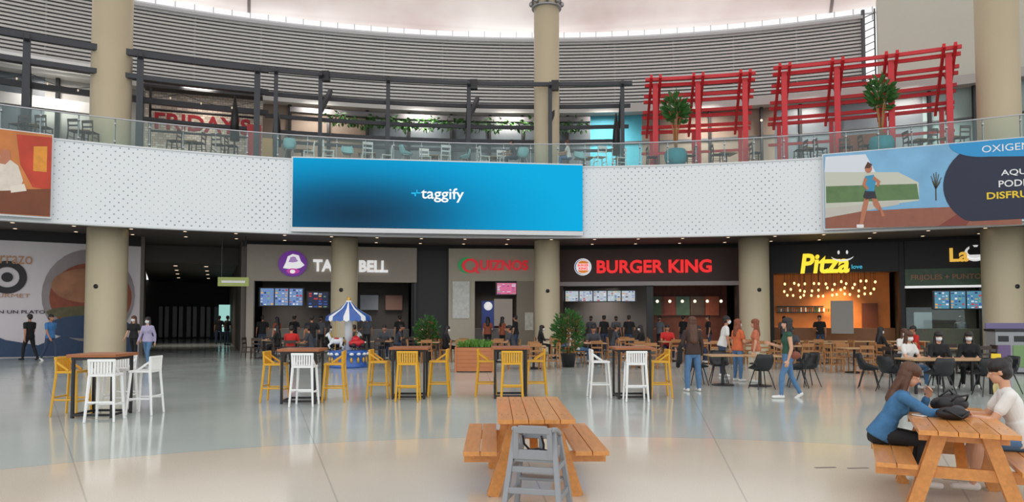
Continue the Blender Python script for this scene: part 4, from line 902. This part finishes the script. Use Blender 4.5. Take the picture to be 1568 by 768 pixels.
def horse(mb,cx,cy,a,m):
    R=Matrix.Rotation(a,4,'Z');old=mb.X;mb.X=Matrix.Translation((cx,cy,.88))@R@Matrix.Scale(.8,4)
    mb.ell((0,0,0),(.1,.24,.12),m);mb.ell((0,.17,.02),(.1,.12,.13),m);mb.ell((0,-.17,.02),(.11,.12,.13),m)
    mb.tube([(0,.22,.05),(0,.3,.2),(0,.31,.3)],[.09,.065,.055],m);mb.tube([(0,.29,.33),(0,.38,.26),(0,.44,.2)],[.06,.05,.035],m)
    for sx in(-1,1):
        mb.tube([(sx*.06,.2,-.05),(sx*.06,.32,-.17),(sx*.06,.26,-.3)],[.05,.03,.025],m);mb.tube([(sx*.06,-.2,-.03),(sx*.06,-.18,-.18),(sx*.06,-.27,-.24),(sx*.06,-.26,-.36)],[.06,.04,.028,.025],m);mb.cyl((sx*.03,.27,.36),(sx*.035,.27,.42),.015,.004,m,6)
    mb.tube([(0,.24,.36),(0,.2,.24),(0,.14,.12)],[.03,.035,.02],GOLD);mb.tube([(0,-.28,.06),(0,-.36,0),(0,-.38,-.18)],[.03,.04,.015],GOLD);mb.ell((0,0,.11),(.09,.12,.04),CR);mb.cyl((0,.05,-.5),(0,.05,1.0),.015,.015,GOLD,8);mb.X=old
horse(mb,-.34,-.25,math.radians(115),CW);horse(mb,.0,.42,math.radians(-90),CW)
old=mb.X;mb.X=Matrix.Translation((.33,-.2,.72))@Matrix.Rotation(math.radians(-60),4,'Z');mb.ell((0,0,.1),(.16,.28,.13),CR);mb.ell((0,-.04,.22),(.13,.14,.12),CR);
for sx in(-1,1):
    for sy in(-.15,.16): mb.cyl((sx*.12,sy,.02),(sx*.18,sy,.02),.07,.07,BLK,12)
    mb.ell((sx*.08,.26,.12),(.03,.03,.03),CW)
mb.X=old
mb.obj('coin_carousel',(-5.5,24.2,0))
# ------------------------------------------------------------------ planter, shrubs
mb=MB();PB=M('planter_wood',(186,116,72),.5,noise=.15,ns=2,stretch=(1,8,8))
for i in range(6): mb.bx(-.56,.56,-.3,.3,.03+i*.12,.03+i*.12+.116,PB)
for sx in(-1,1): mb.bx(sx*.57-.03,sx*.57+.03,-.32,.32,0,.76,PB)
mb.bx(-.53,.53,-.27,.27,.74,.76,M('soil',(60,42,30),.9))
for _ in range(260):
    x_,y_=random.uniform(-.52,.52),random.uniform(-.26,.26);h=random.uniform(.12,.3);dx,dy=random.uniform(-.1,.1),random.uniform(-.1,.1);a=random.uniform(0,3.1);w=.012
    mb.add([(x_-w*math.cos(a),y_-w*math.sin(a),.75),(x_+w*math.cos(a),y_+w*math.sin(a),.75),(x_+dx,y_+dy,.75+h)],[(0,1,2)],GREEN2)
foliage(mb,(0,0,.84),(.52,.26,.12),160,.1,GREEN2,.5);mb.obj('grass_planter_box',(-1.15,22.3,0))
def shrub(h,w,nl,name):
    mb=MB();mb.lathe((0,0,0),[(.2,0),(.26,.42),(.28,.45),(.25,.45),(.24,.4)],BLK,20)
    mb.tube([(0,0,.35),(.03,0,h*.5),(0,.02,h*.85)],[.03,.025,.012],OAK)
    for i in range(10):
        a=i*2.4;z_=.6+(h-.8)*i/10;mb.tube([(0,0,z_),(.3*w*math.cos(a),.3*w*math.sin(a),z_+.25)],[.012,.005],OAK,5)
    foliage(mb,(0,0,.45+(h-.45)*.52),(w*.5,w*.5,(h-.45)*.5),nl,.17,GREEN,.3);foliage(mb,(0,0,.45+(h-.45)*.45),(w*.45,w*.45,(h-.45)*.4),nl//6,.15,M('leaf_reddish',(150,90,40),.5),.3)
    return mb.obj(name)
s1=Proto(shrub(1.85,1.0,520,'potted_shrub'));s1(1.9,24.3,0);s1(-3.3,28,40,0,.9)
mb=MB();mb.lathe((0,0,0),[(.35,0),(.5,.3),(.52,.55),(.42,.8),(.38,.8),(.36,.6)],M('turquoise_wicker',(50,150,165),.6,noise=.3,ns=20),20)
for i in range(4): mb.tube([(0,0,.6),(.1*math.cos(i*1.6),.1*math.sin(i*1.6),1.6),(.25*math.cos(i*1.6),.25*math.sin(i*1.6),2.5)],[.04,.035,.02],OAK)
foliage(mb,(0,0,2.6),(.4,.4,.7),170,.36,GREEN,.4);PL=Proto(mb.obj('potted_palm'))
for p_ in(1037,1355): q=pt(bear(p_),37.95);PL(q.x,q.y,0,DECK)
# ------------------------------------------------------------------ wet floor sign, trash station, bags
mb=MB();YP=M('caution_yellow',(240,205,30),.4)
for s_ in(-1,1):
    mb.ringloft([[V(-.15,s_*.14,0),V(.15,s_*.14,0),V(.15,s_*.14+.015,0),V(-.15,s_*.14+.015,0)],[V(-.11,s_*.015,.66),V(.11,s_*.015,.66),V(.11,s_*.015+.015,.66),V(-.11,s_*.015+.015,.66)]],YP,False)
Tm=Matrix(((1,0,0,0),(0,-.19,-1,-.09),(0,1,-.19,.36),(0,0,0,1)))
mb.poly([(-.07,-.1,.02),(.07,-.1,.02),(0,.06,.02)],BLK,Tm);txt(mb,'!',Tm@Matrix.Translation((0,-.03,.03)),.012,.08,YP,.01,.002);mb.bx(-.06,.06,-.155,-.14,.07,.12,BLK);mb.obj('wet_floor_sign',(13.5,20.1,0),-30)
mb=MB();mb.bx(-.85,.85,-.35,.35,.05,1.25,M('bin_grey',(150,152,156),.45));mb.bx(-.88,.88,-.38,.38,1.25,1.32,BLK);mb.bx(-.8,.8,-.3,.3,0,.05,BLK)
for i,c_ in enumerate(((110,90,130),(120,150,100),(190,165,90),(90,125,165))): 
    x_=-.64+i*.42;mb.bx(x_-.18,x_+.18,-.37,-.35,.2,.85,M('bin_panel_%d'%i,c_,.5));mb.bx(x_-.14,x_+.14,-.365,-.34,.95,1.12,BLK)
mb.bx(-.85,.85,.3,.36,1.32,1.5,M('bin_header',(120,110,150),.5));mb.obj('recycling_station',(15.3,21.6,0),-12,bevel=.01)
mb=MB();MBAG=M('black_nylon',(24,24,28),.55,noise=.2,bump=.3)
mb.ell((0,0,.08),(.21,.13,.085),MBAG,None,16,10);mb.ell((.1,.05,.1),(.12,.1,.08),MBAG);mb.ell((-.12,-.04,.09),(.09,.09,.07),MBAG);mb.tube([(-.12,-.1,.1),(-.1,-.15,.17),(.05,-.16,.18),(.1,-.1,.12)],.009,MBAG,6);mb.tube([(-.1,.03,.15),(0,.0,.22),(.1,.03,.16)],.009,MBAG,6)
q=tloc(.02,.45);mb.obj('backpack',(q[0],q[1],.75),20)
mb=MB();mb.ell((0,0,.055),(.14,.1,.06),MBAG);mb.tube([(-.1,0,.06),(-.08,-.09,.1),(.04,-.12,.03),(.12,-.05,.08)],.01,MBAG,6);mb.ell((.05,.02,.09),(.06,.05,.04),M('bag_grey',(60,62,68),.6));q=tloc(-.02,-.12);mb.obj('handbag',(q[0],q[1],.75),-15)
mb=MB();mb.bx(-.09,.09,-.07,.07,0,.012,CWH);mb.ell((.0,0,.035),(.055,.035,.028),M('bread',(205,150,90),.6,noise=.2));q=tloc(-.22,.05);mb.obj('sandwich_on_wrapper',(q[0],q[1],.752),10,bevel=.003)
mb=MB();mb.bx(-.12,.12,-.02,.02,0,.003,M('vent_grey',(110,106,100),.5));g_=Proto(mb.obj('floor_vent'));g_(3.5,8.1,5);g_(3.85,8.07,5)
# ------------------------------------------------------------------ upper level furniture
UC=Proto(wchair('white_terrace_chair',WHITE))
for i,p_ in enumerate(range(440,980,30)):
    if abs(p_-838)<32: continue
    q=pt(bear(p_),37.8+.35*(i%2));(UC if i%3 else SHT)(q.x,q.y,(0,90,-90,180)[i%4]+20,DECK,1.15)
for p_ in(20,60,110,132,262,300,330,350,1000,1060,1100,1160,1230,1260,1300,1330,1400,1430,1480):
    q=pt(bear(p_),37.95);BCu(q.x,q.y,random.choice((0,90,-90,170)),DECK,1.1)
for p_ in(40,122,285,460,560,660,760,895,1115,1245,1415,1462):
    q=pt(bear(p_),39.0);DTu(q.x,q.y,10,DECK)
tm=sitM.ob.copy();tm.name='terrace_seated_man';sc.collection.objects.link(tm);q=pt(bear(790),37.9);tm.location=(q.x,q.y,DECK);tm.rotation_euler=(0,0,math.radians(80))
tm=sitW.ob.copy();tm.name='terrace_seated_woman';sc.collection.objects.link(tm);q=pt(bear(872),37.9);tm.location=(q.x,q.y,DECK);tm.rotation_euler=(0,0,math.radians(80))
mb=MB();mb.bx(-1.1,1.1,-.05,.05,0,1.6,M('terrace_mural',(150,90,60),.6,noise=.6,ns=1.5));q=pt(bear(1322),40.6);mb.obj('painted_panel',(q.x,q.y,DECK),-20)
# ------------------------------------------------------------------ world + camera
w=bpy.data.worlds.new('world');sc.world=w;w.use_nodes=True;w.node_tree.nodes['Background'].inputs[0].default_value=(.97,.985,1,1);w.node_tree.nodes['Background'].inputs[1].default_value=1.42
K,PX,PY=1,784,384
cam=bpy.data.cameras.new('camera');co=bpy.data.objects.new('camera',cam);sc.collection.objects.link(co);sc.camera=co
co.location=(0,0,CAMZ);co.rotation_euler=(math.radians(92.4),0,0);cam.sensor_width=36;cam.lens=1100/1568*36*K;cam.shift_y=K*(55-(PY-384))/1568;cam.shift_x=K*(PX-784)/1568;cam.clip_end=300
print('OBJ',len(bpy.data.objects))
